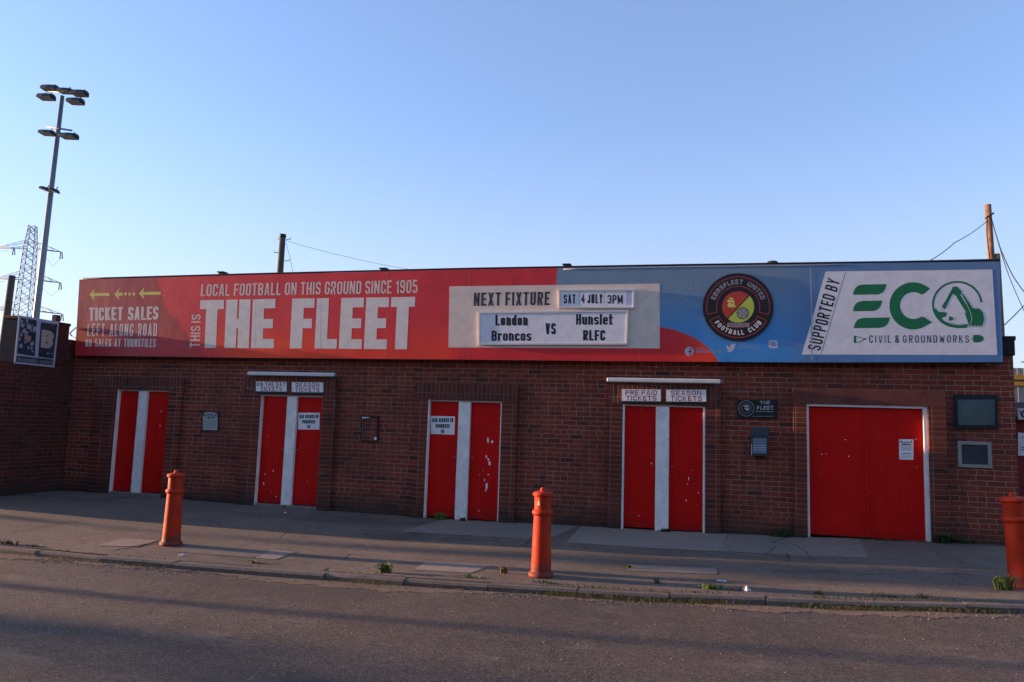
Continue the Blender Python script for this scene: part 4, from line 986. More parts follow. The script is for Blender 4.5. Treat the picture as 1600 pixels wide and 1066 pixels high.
# grey box
t = thing('wall_box', PY(1187, 690, 0), 'grey wall mounted litter and ash box under THE FLEET plaque', 'wall box')
mb = MB(); slab_px(mb, [(1174, 669), (1200.4, 669.6), (1200, 712), (1173.6, 711.4)], -.11, -.002); mb.build('body', paint('dark_grey_plastic', (.05, .06, .075), .5, .15, 5), t)
mb = MB(); slab_px(mb, [(1173.2, 668), (1201.2, 668.6), (1201.2, 681.5), (1173.2, 681)], -.12, -.1105); mb.build('hood', paint('grey_hood', (.065, .08, .10), .5, .15, 5), t)
mb = MB(); slab_px(mb, [(1176.4, 684.5), (1198, 685), (1197.6, 709), (1176, 708.6)], -.113, -.1105); mb.build('sticker', flat('blue_grey_sticker', (.13, .17, .22)), t)
mb = MB(); fine_lines(mb, 1177.5, 1197, [687, 689.5, 692, 706], -.1145, .5); fine_lines(mb, 1177.5, 1197, [696, 699.6, 703], -.1145, 1.7); mb.build('sticker_print', flat('pale_print', (.42, .46, .5)), t)
mb = MB(); stroke_px(mb, [(1174.6, 694), (1174.3, 711)], 1.0, -.1125); mb.build('edge_strip', M_WPLAS, t)
# green glass plaque
t, o = plate('memorial_plaque', [(1496, 624.6), (1554, 624.8), (1554.6, 664.6), (1497.4, 664.2)], -.035, .01, paint('green_slate_print', (.10, .15, .15), .35, .25, 2.5, bump=.02), 'dark green plaque with lines of gold writing above the small window', 'plaque')
mb = MB(); slab_px(mb, [(1491.4, 616.4), (1559.4, 617), (1559.6, 670.4), (1492, 670)], -.0245, -.001); mb.build('backing_board', M_BLACK, t)
mb = MB()
for k, (a, b_) in enumerate(((1504, 1536), (1503, 1546), (1502, 1550), (1511, 1535), (1503, 1549), (1505, 1545), (1509, 1544), (1512, 1540), (1513, 1540))): fine_lines(mb, a, b_, [634+k*3.1], -.037, .55)
mb.build('lettering', flat('dull_gold_print', (.24, .23, .18)), t)

# ================================================================== RETURN WALL AT THE LEFT
XW = -12.22
rw = thing('boundary_wall', (XW-.2, -1.4, 0), 'dark brick side wall standing at right angles to the left end of the building', 'wall')
zl = PXp(2, 563, XW).z; yb0 = PXp(28.5, 530, XW).y; yb1 = PXp(106, 530, XW).y; zb = PXp(28, 492, XW).z; zb2 = PXp(106, 506, XW).z
zlow2 = PXp(112, 531, XW).z
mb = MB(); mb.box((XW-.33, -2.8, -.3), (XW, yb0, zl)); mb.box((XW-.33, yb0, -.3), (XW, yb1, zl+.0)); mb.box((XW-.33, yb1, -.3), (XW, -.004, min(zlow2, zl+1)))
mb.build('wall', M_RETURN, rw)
xb_ = PY(4, 530, yb0).x
mb = MB(); mb.box((xb_, yb0, zl+.002), (XW+.01, yb1, (zb+zb2)/2-.06)); blk = mb.build('raised_block', paint('blue_grey_boarding', (.04, .048, .058), .95, .25, 3, spec=.05), rw)
mb = MB(); mb.box((xb_-.02, yb0-.02, (zb+zb2)/2-.058), (XW+.02, yb1+.03, (zb+zb2)/2), .01); mb.build('block_capping', M_DARKR, blk)
mb = MB(); mb.box((XW+.0105, yb0, zl+.003), (XW+.016, yb1, (zb+zb2)/2-.06)); mb.build('painted_side', M_DARKR, blk)
mb = MB(); p = PXp(97, 503, XW); mb.box((XW-.2, p.y-.05, zb-.02), (XW-.1, p.y+.05, zb+.14)); mb.build('stub_flue', M_WOODG, blk)
# poster on the side wall
ps = [PXp(x, y, XW+.03) for x, y in ((30, 493), (92.5, 503), (85, 574.4), (22.8, 568))]
pt = thing('poster', (ps[0]+ps[1]+ps[2]+ps[3])/4, 'dark poster with a large letter B fixed high on the side wall', 'poster')
def PW(p, dy): return PXp(p[0], p[1], XW+.034+dy)
mb = MB(); mb.hexa([ps[3], ps[2], ps[2]-Vector((.02, 0, 0)), ps[3]-Vector((.02, 0, 0)), ps[0], ps[1], ps[1]-Vector((.02, 0, 0)), ps[0]-Vector((.02, 0, 0))]); mb.build('sheet', flat('grey_white_sheet', (.42, .42, .50)), pt)
def PWq(mb, pts, d): mb.add([PW(p, d) for p in pts], [tuple(range(len(pts)))])
M_PN = paint('poster_dark_print', (.035, .042, .065), .6, .4, 6, bump=0)
mb = MB(); PWq(mb, [(32.4, 496.6), (57.5, 500.6), (54.4, 557), (26.8, 552.4)][::-1], 0); PWq(mb, [(64, 503.6), (89.6, 507), (83.6, 560.6), (59.6, 557.6)][::-1], 0)
PWq(mb, [(26.4, 556), (83.4, 562), (82.6, 571), (25, 565.4)][::-1], 0); mb.build('printed_fields', M_PN, pt)
mb = MB(); put_text(mb, 'B', [(65.6, 515), (85, 518), (81.6, 546), (63.4, 543)], .28, 0, proj=lambda p, dy: PW(p, .003+dy)); mb.build('lettering', flat('beige_print', (.42, .34, .27)), pt)
mb = MB(); put_text(mb, 'Assembly point', [(28, 557.6), (82.5, 563.4), (81.6, 570), (27, 564.4)], .2, 0, proj=lambda p, dy: PW(p, .003+dy)); mb.build('lettering', flat('grey_print', (.22, .22, .26)), pt)
mb = MB()
for cx_, cy_, r in [(29+random.random()*24, 500+random.random()*52, random.uniform(.8, 2.6)) for _ in range(26)]+[(65+random.random()*20, 508+random.random()*46, random.uniform(.5, 1.8)) for _ in range(9)]+list(((36, 508, 4), (46, 511, 5), (54, 514, 4), (41, 527, 4), (50, 537, 4), (33, 541, 4), (38, 518, 4), (30, 530, 3))):
    n = 9; PWq(mb, [(cx_+r*random.uniform(.4, 1.1)*math.cos(2*math.pi*k/n), cy_+r*1.3*random.uniform(.4, 1.1)*math.sin(2*math.pi*k/n)) for k in range(n)], .003+random.random()*.001)
mb.build('printed_shapes', flat('grey_shapes', (.30, .31, .34)), pt)
mb = MB(); PWq(mb, [(38, 522), (49, 526), (47, 534), (41, 533)][::-1], .005); mb.build('printed_shapes', flat('dull_orange_print', (.40, .22, .15)), pt)

# ================================================================== BOLLARDS
def bollard(base, Hh, label, tilt=0.0, mark=True, fat=1.06):
    t = thing('bollard', base, label, 'bollard', 'orange red bollards along the kerb')
    s_ = Hh/877
    prof = [(0, 0), (118, 0), (120, 14), (119, 30), (108, 42), (99, 52), (96, 62)]
    for k in range(9): u = k/8; prof.append((96-14*u, 70+520*u))
    body = [(r*s_, z*s_) for r, z in prof]+[(82*s_, 600*s_)]
    mb = MB(); mb.lathe(body, 48); o = mb.build('post', M_BOLL, None); o.parent = t
    ring = [(82, 598), (90, 604), (97, 614), (99, 628), (97, 642), (90, 652), (80, 657)]
    mb = MB(); mb.lathe([(r*s_, z*s_) for r, z in ring], 48); o = mb.build('collar', M_BOLL, None); o.parent = t
    neck = [(79, 655), (79, 790)]
    mb = MB(); mb.lathe([(r*s_, z*s_) for r, z in neck], 48); nk = mb.build('neck', M_BOLL, None); nk.parent = t
    cap = [(78, 786), (90, 790), (96, 798), (97, 810), (94, 822), (80, 832), (50, 838), (30, 841), (27, 850), (26, 862), (20, 873), (10, 877), (0, 878)]
    mb = MB(); mb.lathe([(r*s_, z*s_) for r, z in cap], 48); o = mb.build('cap', M_BOLL, None); o.parent = t
    if mark:
        mb = MB(); r = 80.5*s_; a = -math.pi/2-.32; P3 = []
        for da, zz in ((-.18, 705), (.18, 705), (0.02, 765)): P3.append((r*math.cos(a+da), r*math.sin(a+da), zz*s_))
        mb.add(P3, [(0, 1, 2)]); o = mb.build('triangle_sticker', flat('pale_yellow_sticker', (.7, .6, .4)), None); o.parent = nk
    t.rotation_euler = (0, R(tilt), 0); t.scale = (fat, fat, 1); return t
B1 = PG(267, 851.5); B2 = PG(845, 900.5); B3 = PG(1599, 917); HB1, HB2, HB3 = .93, .945, .965
bollard(B1, HB1, 'orange red bollard in front of the first doorway, leftmost of three', 0, False)
bollard(B2, HB2, 'orange red bollard with pale triangle sticker, between third and fourth doorways')
bollard(B3, HB3, 'leaning orange red bollard cut by the right edge, in front of the small window', -4, False, 1.2)

# ================================================================== MAST, POLES, PYLON AND WIRES
YM = 20.0
top = PY(97.5, 150, YM); bot = PY(57, 490, YM); bxm = bot.x+(bot.x-top.x)*.0
mast = thing('floodlight_mast', (bot.x, YM, -.3), 'tall grey floodlight mast with clusters of lamps behind the left side wall', 'floodlight mast')
mb = MB(); mb.tube([(bot.x, YM, -.3), (bot.x, YM, bot.z), (top.x, YM, top.z)], [.20, .165, .105], 16); mb.build('pole', M_STEEL, mast)
def mp_(x, y): return (40+x/5.33, 120+y/5.33)
def bar(p, q, r=.035, dy=0):
    a = PY(*mp_(*p), YM-.25+dy); b2 = PY(*mp_(*q), YM-.25+dy); return MB().tube([a, b2], r, 6)
cb = bar((165, 118), (480, 150), .05); cb.build('cross_arm', M_STEEL, mast)
cb = bar((175, 415), (385, 448), .05); cb.build('cross_arm', M_STEEL, mast)
cb = bar((150, 925), (255, 945), .04); cb.build('cross_arm', M_STEEL, mast)
M_LENS = paint('floodlight_lens', (.55, .52, .48), .25, .1, 2, bump=0)
def flood(x0, y0, x1, y1_, dy=-.4):
    a = PY(*mp_(x0, y0), YM+dy); c = PY(*mp_(x1, y1_), YM+dy); cen = (a+c)/2; wx = abs(c.x-a.x)/2; hz = abs(a.z-c.z)/2*.62
    o_ = MB(); n = 12; up = []; lo = []
    secs = []
    for sx, k in ((-1, .55), (-.8, .9), (0, 1), (.8, .9), (1, .5)):
        secs.append([Vector((cen.x+sx*wx, cen.y+yy*.26*k, cen.z+sx*-.06+zz*hz*k+(.0))) for yy, zz in ((-1, -.55), (-.8, .5), (-.3, 1), (.4, 1), (.9, .3), (1, -.9))])
    vs = [v for s1 in secs for v in s1]; fs = []
    for i in range(4):
        for k in range(6): fs.append((i*6+k, i*6+(k+1) % 6, (i+1)*6+(k+1) % 6, (i+1)*6+k))
    fs += [tuple(range(6)), tuple(reversed(range(24, 30)))]
    o_.add(vs, fs); h = o_.build('floodlight', M_BLACK, mast)
    l_ = MB(); q = [secs[1][0], secs[3][0], secs[3][5], secs[1][5]]; l_.add([v+Vector((0, 0, -.02)) for v in q]+[v+Vector((0, 0, .01)) for v in q], [(0, 1, 2, 3), (4, 7, 6, 5), (0, 4, 5, 1), (1, 5, 6, 2), (2, 6, 7, 3), (3, 7, 4, 0)]); l_.build('lens', M_LENS, h)
    br = MB(); br.tube([cen+Vector((wx*.3, .05, hz*.3)), Vector((cen.x+wx*.35, YM-.25, cen.z+.25))], .025, 6); br.build('bracket', M_STEEL, h)
for q in ((138, 60, 268, 128), (272, 88, 388, 142), (385, 102, 512, 168), (106, 132, 236, 200), (350, 168, 478, 236), (120, 436, 236, 494), (290, 460, 430, 524), (134, 908, 190, 960), (212, 922, 262, 972)): flood(*q)
def pole(name, pxt, pxb, y, r, mat, label, cat='pole', z0=-.3, extra=None):
    a = PY(*pxt, y); b2 = PY(*pxb, y); t = thing(name, (b2.x, y, z0), label, cat)
    s_ = (a.x-b2.x)/max(a.z-b2.z, .01)
    mb = MB(); mb.tube([(b2.x-s_*(b2.z-z0), y, z0), b2, a], [r*1.25, r*1.08, r], 14); mb.build('shaft', mat, t); return t, a
t, a = pole('telegraph_pole', (442, 367), (437.5, 428), 17, .13, M_WOODG, 'dark wooden telegraph pole rising behind the THE FLEET lettering')
mb = MB(); mb.tube([a+Vector((0, 0, .02)), a+Vector((0, 0, -.12))], .15, 14); mb.build('cap', M_BLACK, t)
for px_, py_, dx in ((447, 374.6, 1), (441, 374, -1), (434.5, 395, -1), (445, 408, 1)):
    p = PY(px_, py_, 17); mb = MB(); mb.tube([p, p+Vector((dx*.22, 0, .02)), p+Vector((dx*.22, 0, .08))], .018, 6); mb.build('step_iron', M_STEEL, t)
t, a = pole('telegraph_pole', (1543.5, 320), (1549, 408), 9, .075, M_WOODB, 'sunlit brown wooden pole with cables above the right end of the sign')
mb = MB(); p = PY(1546, 338, 8.9); mb.tube([p+Vector((-.1, 0, -.06)), p+Vector((.1, -.02, .08))], .022, 8); mb.tube([p+Vector((-.06, -.02, 0)), p+Vector((-.08, -.02, -.5)), p+Vector((-.03, -.02, -1.2))], .014, 6); mb.build('cable_clamp', M_WIRE, t)
pole('timber_post', (1557.5, 397), (1558.2, 410), 9, .07, M_WOODB, 'short brown timber stump beside the taller sunlit pole', 'post')
pole('timber_post', (19, 431), (10, 500), 4, .085, M_WOODG, 'dark square-topped post rising behind the side wall at far left', 'post')
def cable(pts, r, label, sag=0.0, name='overhead_cable', n=14):
    P0 = [Vector(p) for p in pts]; out = []
    for i in range(len(P0)-1):
        for k in range(n):
            t = k/n; q = P0[i].lerp(P0[i+1], t); q.z -= sag*4*t*(1-t); out.append(q)
    out.append(P0[-1]); mb = MB(); mb.tube(out, r, 6); o = mb.build(name, M_WIRE, None, origin=P0[0]); return tag(o, label, 'cable', 'overhead cables')
cable([PY(447, 376, 17), PY(540, 401, 17), PY(640, 421, 17)], .007, 'thin cable running down right from the dark telegraph pole', .03)
cable([PY(447, 380, 17), PY(453, 402, 17), PY(459, 432, 17)], .009, 'short cable dropping steeply beside the dark telegraph pole')
cable([PY(1543, 345, 9), PY(1492, 379, 6), PY(1440, 414, 3)], .010, 'cable running down left from the sunlit brown pole to the roof', .04)
cable([PY(1547, 334, 9), PY(1563, 388, 8.4), PY(1583, 432, 8), PY(1612, 470, 7.5)], .012, 'upper of two cables sweeping down right from the brown pole', .03)
cable([PY(1548, 336, 9), PY(1566, 400, 8.4), PY(1582, 445, 8), PY(1612, 510, 7.5)], .010, 'lower of two cables sweeping down right from the brown pole', .03)
cable([PY(1561, 516, 3), PY(1585, 493, 4), PY(1615, 462, 6)], .010, 'thin cable rising right from behind the end of the sign')
cable([PY(119, 512, .5), PY(113, 517, .3), PY(109, 521, .1), PY(113, 526, 0.1), PY(118, 528, 0)], .012, 'loose looped cable between the side wall and the sign')
# pylon
YP = 138.0
def pp_(x, y): return PY(x, y, YP)
ct = pp_(51.5, 353); cb_ = pp_(36, 490)
pyl = thing('electricity_pylon', (cb_.x, YP, -.3), 'lattice steel electricity pylon with three pairs of arms, far off at left', 'pylon')
def wid(z):  # half width of tower at height z
    z0, z1, z2 = cb_.z, pp_(47, 385).z, ct.z
    if z > z1: return lerp(1.35, .85, (z-z1)/(z2-z1))
    return lerp(1.9, 1.35, (z-z0)/(z1-z0)) if z > z0 else 1.9+(z0-z)*.06
Zs = [-.3]; 
while Zs[-1] < ct.z-1: Zs.append(Zs[-1]+max(1.6, wid(Zs[-1])*1.15))
Zs[-1] = ct.z
ang = R(28); xc_ = lambda z: lerp(cb_.x, ct.x, (z-cb_.z)/(ct.z-cb_.z))
def cor(k, z):
    a = ang+math.pi/2*k+math.pi/4; w_ = wid(z)*1.2; return Vector((xc_(z)+w_*math.cos(a), YP+w_*math.sin(a), z))
for k in range(4):
    mb = MB(); mb.tube([cor(k, z) for z in Zs], .095, 5); mb.build('tower_leg', M_LATT, pyl)
mb = MB()
for i in range(len(Zs)-1):
    for k in range(4):
        mb.tube([cor(k, Zs[i]), cor((k+1) % 4, Zs[i+1])], .055, 4); mb.tube([cor((k+1) % 4, Zs[i]), cor(k, Zs[i+1])], .055, 4)
        if i % 2 == 0: mb.tube([cor(k, Zs[i]), cor((k+1) % 4, Zs[i])], .04, 4)
mb.build('lattice_bracing', M_LATT, pyl)
for (yr, xl_, xr_, cyy, ix) in ((392, -7, 95.7, 388, 15), (440, -9, 94, 436, 9), (489, -12, 97, 484, 2)):
    for (xt_, sgn) in ((xl_, -1), (xr_, 1)):
        z = pp_(47, cyy).z; tip = PY(xt_, yr+(2 if sgn > 0 else -4), YP+(-2 if sgn > 0 else 2))
        c0 = [cor(k, z) for k in range(4)]; c1 = [cor(k, z+1.7) for k in range(4)]
        mb = MB()
        near = sorted(range(4), key=lambda k: -sgn*c0[k].x)[:2]
        for k in near:
            mb.tube([c0[k], tip], .085, 4); mb.tube([c1[k], c1[k].lerp(tip, .6)+Vector((0, 0, .12)), tip], .06, 4)
            for u in (.25, .5, .75): mb.tube([c0[k].lerp(tip, u), c1[k].lerp(tip, max(u-.18, 0))], .04, 4)
        for u in (.2, .4, .6, .8): mb.tube([c0[near[0]].lerp(tip, u), c0[near[1]].lerp(tip, u)], .04, 4)
        arm = mb.build('cross_arm', M_LATT, pyl)
        hp = tip if sgn > 0 else c0[near[0]].lerp(tip, (c0[near[0]].x-pp_(ix, yr).x)/(c0[near[0]].x-tip.x))
        for dx in (-.25, .55):
            q = MB(); q.tube([hp+Vector((dx*.4, 0, 0)), hp+Vector((dx, 0, -1.7))], .13, 6); q.build('insulator', M_LATT, arm)
def wirec(p, q, sag, lab, r=.035): return cable([p, q], r, lab, sag, 'power_line', 16)
wirec(pp_(13, 392), PY(-160, 372, 160), 1.0, 'top left power line running off from the pylon')
wirec(pp_(7, 440), PY(-160, 425, 160), 1.0, 'middle left power line running off from the pylon')
wirec(pp_(52, 353), PY(-120, 330, 170), 1.0, 'thin earth wire at the pylon top running off left', .02)
cable([pp_(70, 400), pp_(82, 416), pp_(96, 403)], .03, 'drooping jumper wire under the top right arm of the pylon', 0, 'power_line', 3)
cable([pp_(66, 450), pp_(80, 463), pp_(94, 452)], .03, 'drooping jumper wire under the middle right arm of the pylon', 0, 'power_line', 3)

# ================================================================== BEYOND THE RIGHT END
def pr(x, y, yy): return PY(x, y, yy)
YB2 = 14.0
xa = XR+.4; 
bz = lambda py: PY(1593, py, YB2).z
t = thing('corrugated_shed', (PY(1600, 700, YB2).x+2, YB2, -.3), 'pale corrugated metal stand with a yellow band beyond the right end of the building', 'shed')
def corr(x0, x1, z0, z1, y, mat, name, parent):
    mb = MB(); n = int((x1-x0)/.09); vs = []
    for i in range(n+1):
        x = x0+(x1-x0)*i/n; yy = y+(.03 if i % 2 else 0); vs += [(x, yy, z0), (x, yy, z1)]
    mb.add(vs, [(2*i, 2*i+2, 2*i+3, 2*i+1) for i in range(n)])
    mb.add([(x0, y+.05, z0), (x1, y+.05, z0), (x1, y+3, z0), (x0, y+3, z0), (x0, y+.05, z1), (x1, y+.05, z1), (x1, y+3, z1), (x0, y+3, z1)], [(0, 3, 2, 1), (4, 5, 6, 7), (1, 2, 6, 5), (2, 3, 7, 6), (3, 0, 4, 7)])
    return mb.build(name, mat, parent)
X0 = PY(1570, 600, YB2).x; X1 = X0+7
M_CORR = paint('pale_corrugated_sheet', (.42, .37, .34), .55, .1, 2)
corr(X0, X1, -.3, bz(603)-.0, YB2, M_CORR, 'lower_cladding', t); corr(X0, X1, bz(586), bz(575), YB2, M_CORR, 'upper_cladding', t)
mb = MB(); mb.box((X0, YB2-.06, bz(603)), (X1, YB2+3, bz(586))); yb_ = mb.build('yellow_band', paint('yellow_paint', (.72, .33, .03), .5, .08, 2), t)
mb = MB(); mb.box((X0, YB2-.075, bz(595.5)), (X1, YB2-.061, bz(593.5))); mb.build('band_stripe', M_BLACK, yb_)
# red gatehouse fence
YG = 3.0
fz = lambda py: PY(1595, py, YG).z
t = thing('red_kiosk', (PY(1597, 700, YG).x+1.2, YG, 0), 'red brick kiosk with white poster beyond the right corner of the building', 'kiosk')
x0 = PY(1582, 700, YG).x; x1 = x0+3.2
mb = MB(); mb.box((x0, YG, -.3), (x1, YG+2, fz(655))); mb.build('wall', paint('red_kiosk_brick', (.36, .025, .03), .7, .2, 8), t)
mb = MB(); mb.add([(x0-.1, YG-.15, fz(652)), (x1, YG-.15, fz(652)), (x1, YG+2.1, fz(652)), (x0-.1, YG+2.1, fz(652)), (x0-.1, YG+1, fz(625)), (x1, YG+1, fz(625))], [(0, 3, 2, 1), (0, 1, 5, 4), (3, 4, 5, 2), (0, 4, 3), (1, 2, 5)]); mb.build('roof', M_DARKR, t)
q = [PY(1590.5, 676, YG-.02), PY(1618, 678, YG-.02), PY(1618, 713, YG-.02), PY(1591, 712, YG-.02)]
ww = thing('poster', (q[0]+q[2])/2, 'white poster fixed to the red kiosk at the right edge', 'poster')
mb = MB(); slab_px(mb, [(1590.5, 676), (1618, 678), (1618, 713), (1591, 712)], YG-.03, YG-.002); mb.build('sheet', M_PAPER, ww)
mb = MB(); fine_lines(mb, 1596, 1614, [683, 699, 703], YG-.033, 1.4); mb.build('lettering', M_NAVY, ww)
q = thing('sign', PY(1598, 646, YG-.2), 'small white badge sign on the red kiosk roof edge', 'sign')
mb = MB(); slab_px(mb, [(1590.6, 638), (1620, 638.6), (1620, 656), (1591, 655.4)], YG-.22, YG-.19); mb.build('board', M_WPLAS, q)
mb = MB(); ring_px(mb, (1601, 647), 3, 6, YG-.222, n=20); stroke_px(mb, [(1593, 641), (1597, 652)], 1.5, YG-.222); mb.build('emblem', M_INKB, q)

# trees
def tree(base, Hh, rad, label, seed, nleaf=5000, mat=None, ls=.14, lo=.28):
    rn = random.Random(seed); base = Vector(base)
    t = thing('tree', base, label, 'tree', 'background trees')
    mb = MB(); lim = []
    mb.tube([base, base+Vector((.1, 0, Hh*.3)), base+Vector((-.1, .1, Hh*.6))], [Hh*.035, Hh*.026, Hh*.014], 8)
    for k in range(16):
        a = rn.uniform(0, 6.28); z = rn.uniform(lo, .62 if lo < .4 else lo+.1)*Hh; e = base+Vector((math.cos(a)*rad*rn.uniform(.4, .85), math.sin(a)*rad*rn.uniform(.4, .85), z+rn.uniform(.08, .35)*Hh)); lim.append(e)
        s0 = base+Vector((0, 0, z)); mb.tube([s0, s0.lerp(e, .5)+Vector((0, 0, -.1)), e], [Hh*.012, Hh*.008, .01], 5)
    mb.build('trunk', M_WOODG, t)
    cl = []
    for e in lim:
        for j in range(4): cl.append(e+Vector((rn.gauss(0, .2), rn.gauss(0, .2), rn.gauss(0, .16)))*1.0*rad*0.0+Vector((e.x+rn.gauss(0, rad*.2), e.y+rn.gauss(0, rad*.2), e.z+rn.gauss(0, Hh*.05)))-e)
    cl = [e+d*0 if False else e+Vector((rn.gauss(0, rad*.2), rn.gauss(0, rad*.2), rn.gauss(0, Hh*.06))) for e in lim for _ in range(4)]
    lf = MB()
    for i in range(nleaf):
        c = rn.choice(cl); p = c+Vector((rn.gauss(0, rad*.13), rn.gauss(0, rad*.13), rn.gauss(0, rad*.11)))
        u = Vector((rn.gauss(0, 1), rn.gauss(0, 1), rn.gauss(0, 1))).normalized(); v = u.orthogonal().normalized(); s_ = ls*rn.uniform(.5, 1.2)
        lf.add([p-u*s_, p+v*s_*.5, p+u*s_, p-v*s_*.5], [(0, 1, 2, 3)])
    lf.build('crown', mat, t)
    return t
def leafmat(name, c1, c2):
    m, nt, p = newmat(name); b = NB(nt)
    nt.links.new(b.ramp(b.noise(b.pos(), 1.6, 4), [(.3, c1), (.7, c2)]), p.inputs['Base Color']); p.inputs['Roughness'].default_value = .7
    p.inputs['Specular IOR Level'].default_value = .2; return m
M_LEAF = leafmat('foliage', (.035, .05, .02), (.085, .095, .035))
pz = PY(1603, 540, 30)
tree((pz.x+1.2, 30, -.3), pz.z+.3, 2.4, 'green tree beyond the corrugated stand at the right edge', 3, 7000, M_LEAF, .12)

# unseen trees and pole, added at the left to cast long shadows across the street
tree((-43, -4.55, -.3), 7.6, .62, 'street tree outside the left of the view on the pavement', 13, 4200, M_LEAF, .2, .62)
tree((-50, -9.7, -.3), 6.3, 1.1, 'street tree outside the left of the view by the road', 11, 900, M_LEAF, .2)
t = thing('telegraph_pole', (-26, -6.95, -.1), 'wooden pole outside the left of the view by the kerb', 'pole')
mb = MB(); mb.tube([(-26, -6.95, -.1), (-26, -6.95, 7)], [.075, .045], 12); mb.build('shaft', M_WOODG, t)

# unseen terrace added behind the viewpoint: it takes part of the sky away from the brick front
tc = thing('added_terrace', (0, -21, -.3), 'long brick terrace across the street, behind the viewpoint', 'terrace')
mb = MB(); mb.box((-22, -27, -.3), (30, -20, 5.2)); tw = mb.build('wall', MB_BRICK, tc)
mb = MB(); mb.add([(-22.3, -19.7, 5.0), (30.3, -19.7, 5.0), (30.3, -27.3, 5.0), (-22.3, -27.3, 5.0), (-22.3, -23.5, 7.4), (30.3, -23.5, 7.4)], [(0, 3, 2, 1), (0, 1, 5, 4), (3, 4, 5, 2), (0, 4, 3), (1, 2, 5)]); mb.build('roof', M_TAR, tc)
for i in range(10):
    for z in (.8, 3.7):
        x = -19+i*5; mb = MB(); mb.box((x, -20.0, z), (x+1.2, -19.95, z+1.4)); wn_ = mb.build('window', M_WPLAS, tc)
        mb = MB(); mb.box((x+.07, -19.949, z+.07), (x+1.13, -19.94, z+1.33)); mb.build('pane', M_GLASSD, wn_)
    mb = MB(); mb.box((x+2.2, -20.0, -.1), (x+3.1, -19.94, 2.0)); mb.build('door', M_BLACK, tc)

# ================================================================== WEEDS AND LITTER
M_W1 = leafmat('weed_green', (.06, .10, .02), (.16, .20, .05)); M_W2 = leafmat('weed_dry', (.14, .10, .045), (.28, .20, .10)); M_W3 = leafmat('weed_dark', (.025, .04, .015), (.06, .08, .03))
def tuft(base, h, spread, n, mat, seed, wd=.006):
    rn = random.Random(seed); mb = MB()
    for i in range(n):
        a = rn.uniform(0, 6.28); r0 = spread*rn.random()*.6; p = Vector(base)+Vector((r0*math.cos(a)*1.6, r0*math.sin(a)*.5, 0)); hh = h*rn.uniform(.35, 1)
        d = Vector((math.cos(a), math.sin(a), 0))*hh*rn.uniform(.1, .7); s_ = Vector((-math.sin(a), math.cos(a), 0))*wd*rn.uniform(.7, 1.5)
        m_ = p+d*.4+Vector((0, 0, hh*.65)); e = p+d+Vector((0, 0, hh*rn.uniform(.7, 1)))
        mb.add([p-s_, p+s_, m_+s_*1.1, m_-s_*1.1, e], [(0, 1, 2, 3), (3, 2, 4)])
        if rn.random() < .5:
            q = m_; ld = Vector((rn.gauss(0, 1), rn.gauss(0, 1), rn.uniform(0, 1))).normalized()*hh*.25; sd = ld.orthogonal().normalized()*hh*.07
            mb.add([q, q+ld*.5+sd, q+ld, q+ld*.5-sd], [(0, 1, 2, 3)])
    return mb
def weed(px_, py_, h, spread, n, mat, label, grp, dz=0.0, wd=.006, seed=None):
    b = PG(px_, py_, dz); mb = tuft(b, h, spread, n, mat, seed or int(px_), wd); o = mb.build('weed', mat, None, origin=b); tag(o, label, 'weed', grp); return o
g1_ = 'weeds in the kerb gutter'
weed(601, 899, .17, .07, 90, M_W1, 'tall bright green weed at the kerb left of the pale paving patch', g1_, -.03)
weed(397, 884, .08, .08, 50, M_W1, 'low green weed at the kerb below the second doorway', g1_, -.03)
weed(574, 899, .08, .07, 40, M_W2, 'dry brown weed just left of the tall bright green weed', g1_, -.06)
weed(632, 907, .08, .06, 36, M_W2, 'dry brown sprig just right of the tall bright green weed', g1_, -.07)
weed(735, 910, .10, .16, 90, M_W1, 'wide green weed at the kerb below the third doorway', g1_, -.05)
weed(788, 896, .10, .05, 40, M_W2, 'small dry weed on the pavement left of the middle bollard', g1_)
weed(852, 919, .10, .14, 80, M_W3, 'dark green weed at the kerb beneath the middle bollard', g1_, -.05)
weed(983, 888, .06, .03, 24, M_W1, 'tiny green weed in the corner of a paving patch', g1_)
weed(1027, 912, .08, .03, 26, M_W1, 'tiny upright weed at the pavement edge below the fourth doorway', g1_)
weed(1112, 927, .12, .14, 90, M_W1, 'green weed at the kerb left of the litter', g1_, -.04)
weed(1150, 930, .10, .08, 60, M_W2, 'dry weed touching the left side of the white litter', g1_, -.05)
weed(1279, 934, .09, .06, 46, M_W2, 'dry upright weed at the kerb right of the white litter', g1_, -.03)
weed(1240, 937, .08, .10, 60, M_W3, 'dark weed hugging the kerb below the large gate', g1_, -.06)
weed(1386, 942, .12, .16, 80, M_W2, 'brown dry clump at the kerb below the right leaf of the gate', g1_, -.06)
weed(1442, 942, .11, .07, 60, M_W2, 'narrow dry clump at the kerb right of the gate', g1_, -.05)
weed(1570, 922, .19, .10, 110, M_W1, 'yellow green weed growing against the rightmost bollard', g1_)
weed(1545, 948, .08, .16, 70, M_W3, 'dark weed at the kerb in the bottom right corner', g1_, -.06)
weed(12, 857, .12, .14, 80, M_W3, 'dark weed at the kerb at the left edge of the view', g1_, -.05)
weed(56, 861, .09, .14, 70, M_W3, 'low dark weed at the kerb near the left edge', g1_, -.05)
weed(95, 866, .08, .12, 60, M_W3, 'low dark weed at the kerb before the first doorway', g1_, -.06)
weed(225, 877, .08, .14, 70, M_W3, 'low dark weed at the kerb just left of the leftmost bollard', g1_, -.07)
g2_ = 'weeds at the foot of the wall'
def wweed(px_, y, h, spread, n, mat, label):
    x = PY(px_, 800, 0).x; b = Vector((x, y, gz(x))); mb = tuft(b, h, spread, n, mat, int(px_), .007); o = mb.build('weed', mat, None, origin=b); tag(o, label, 'weed', g2_)
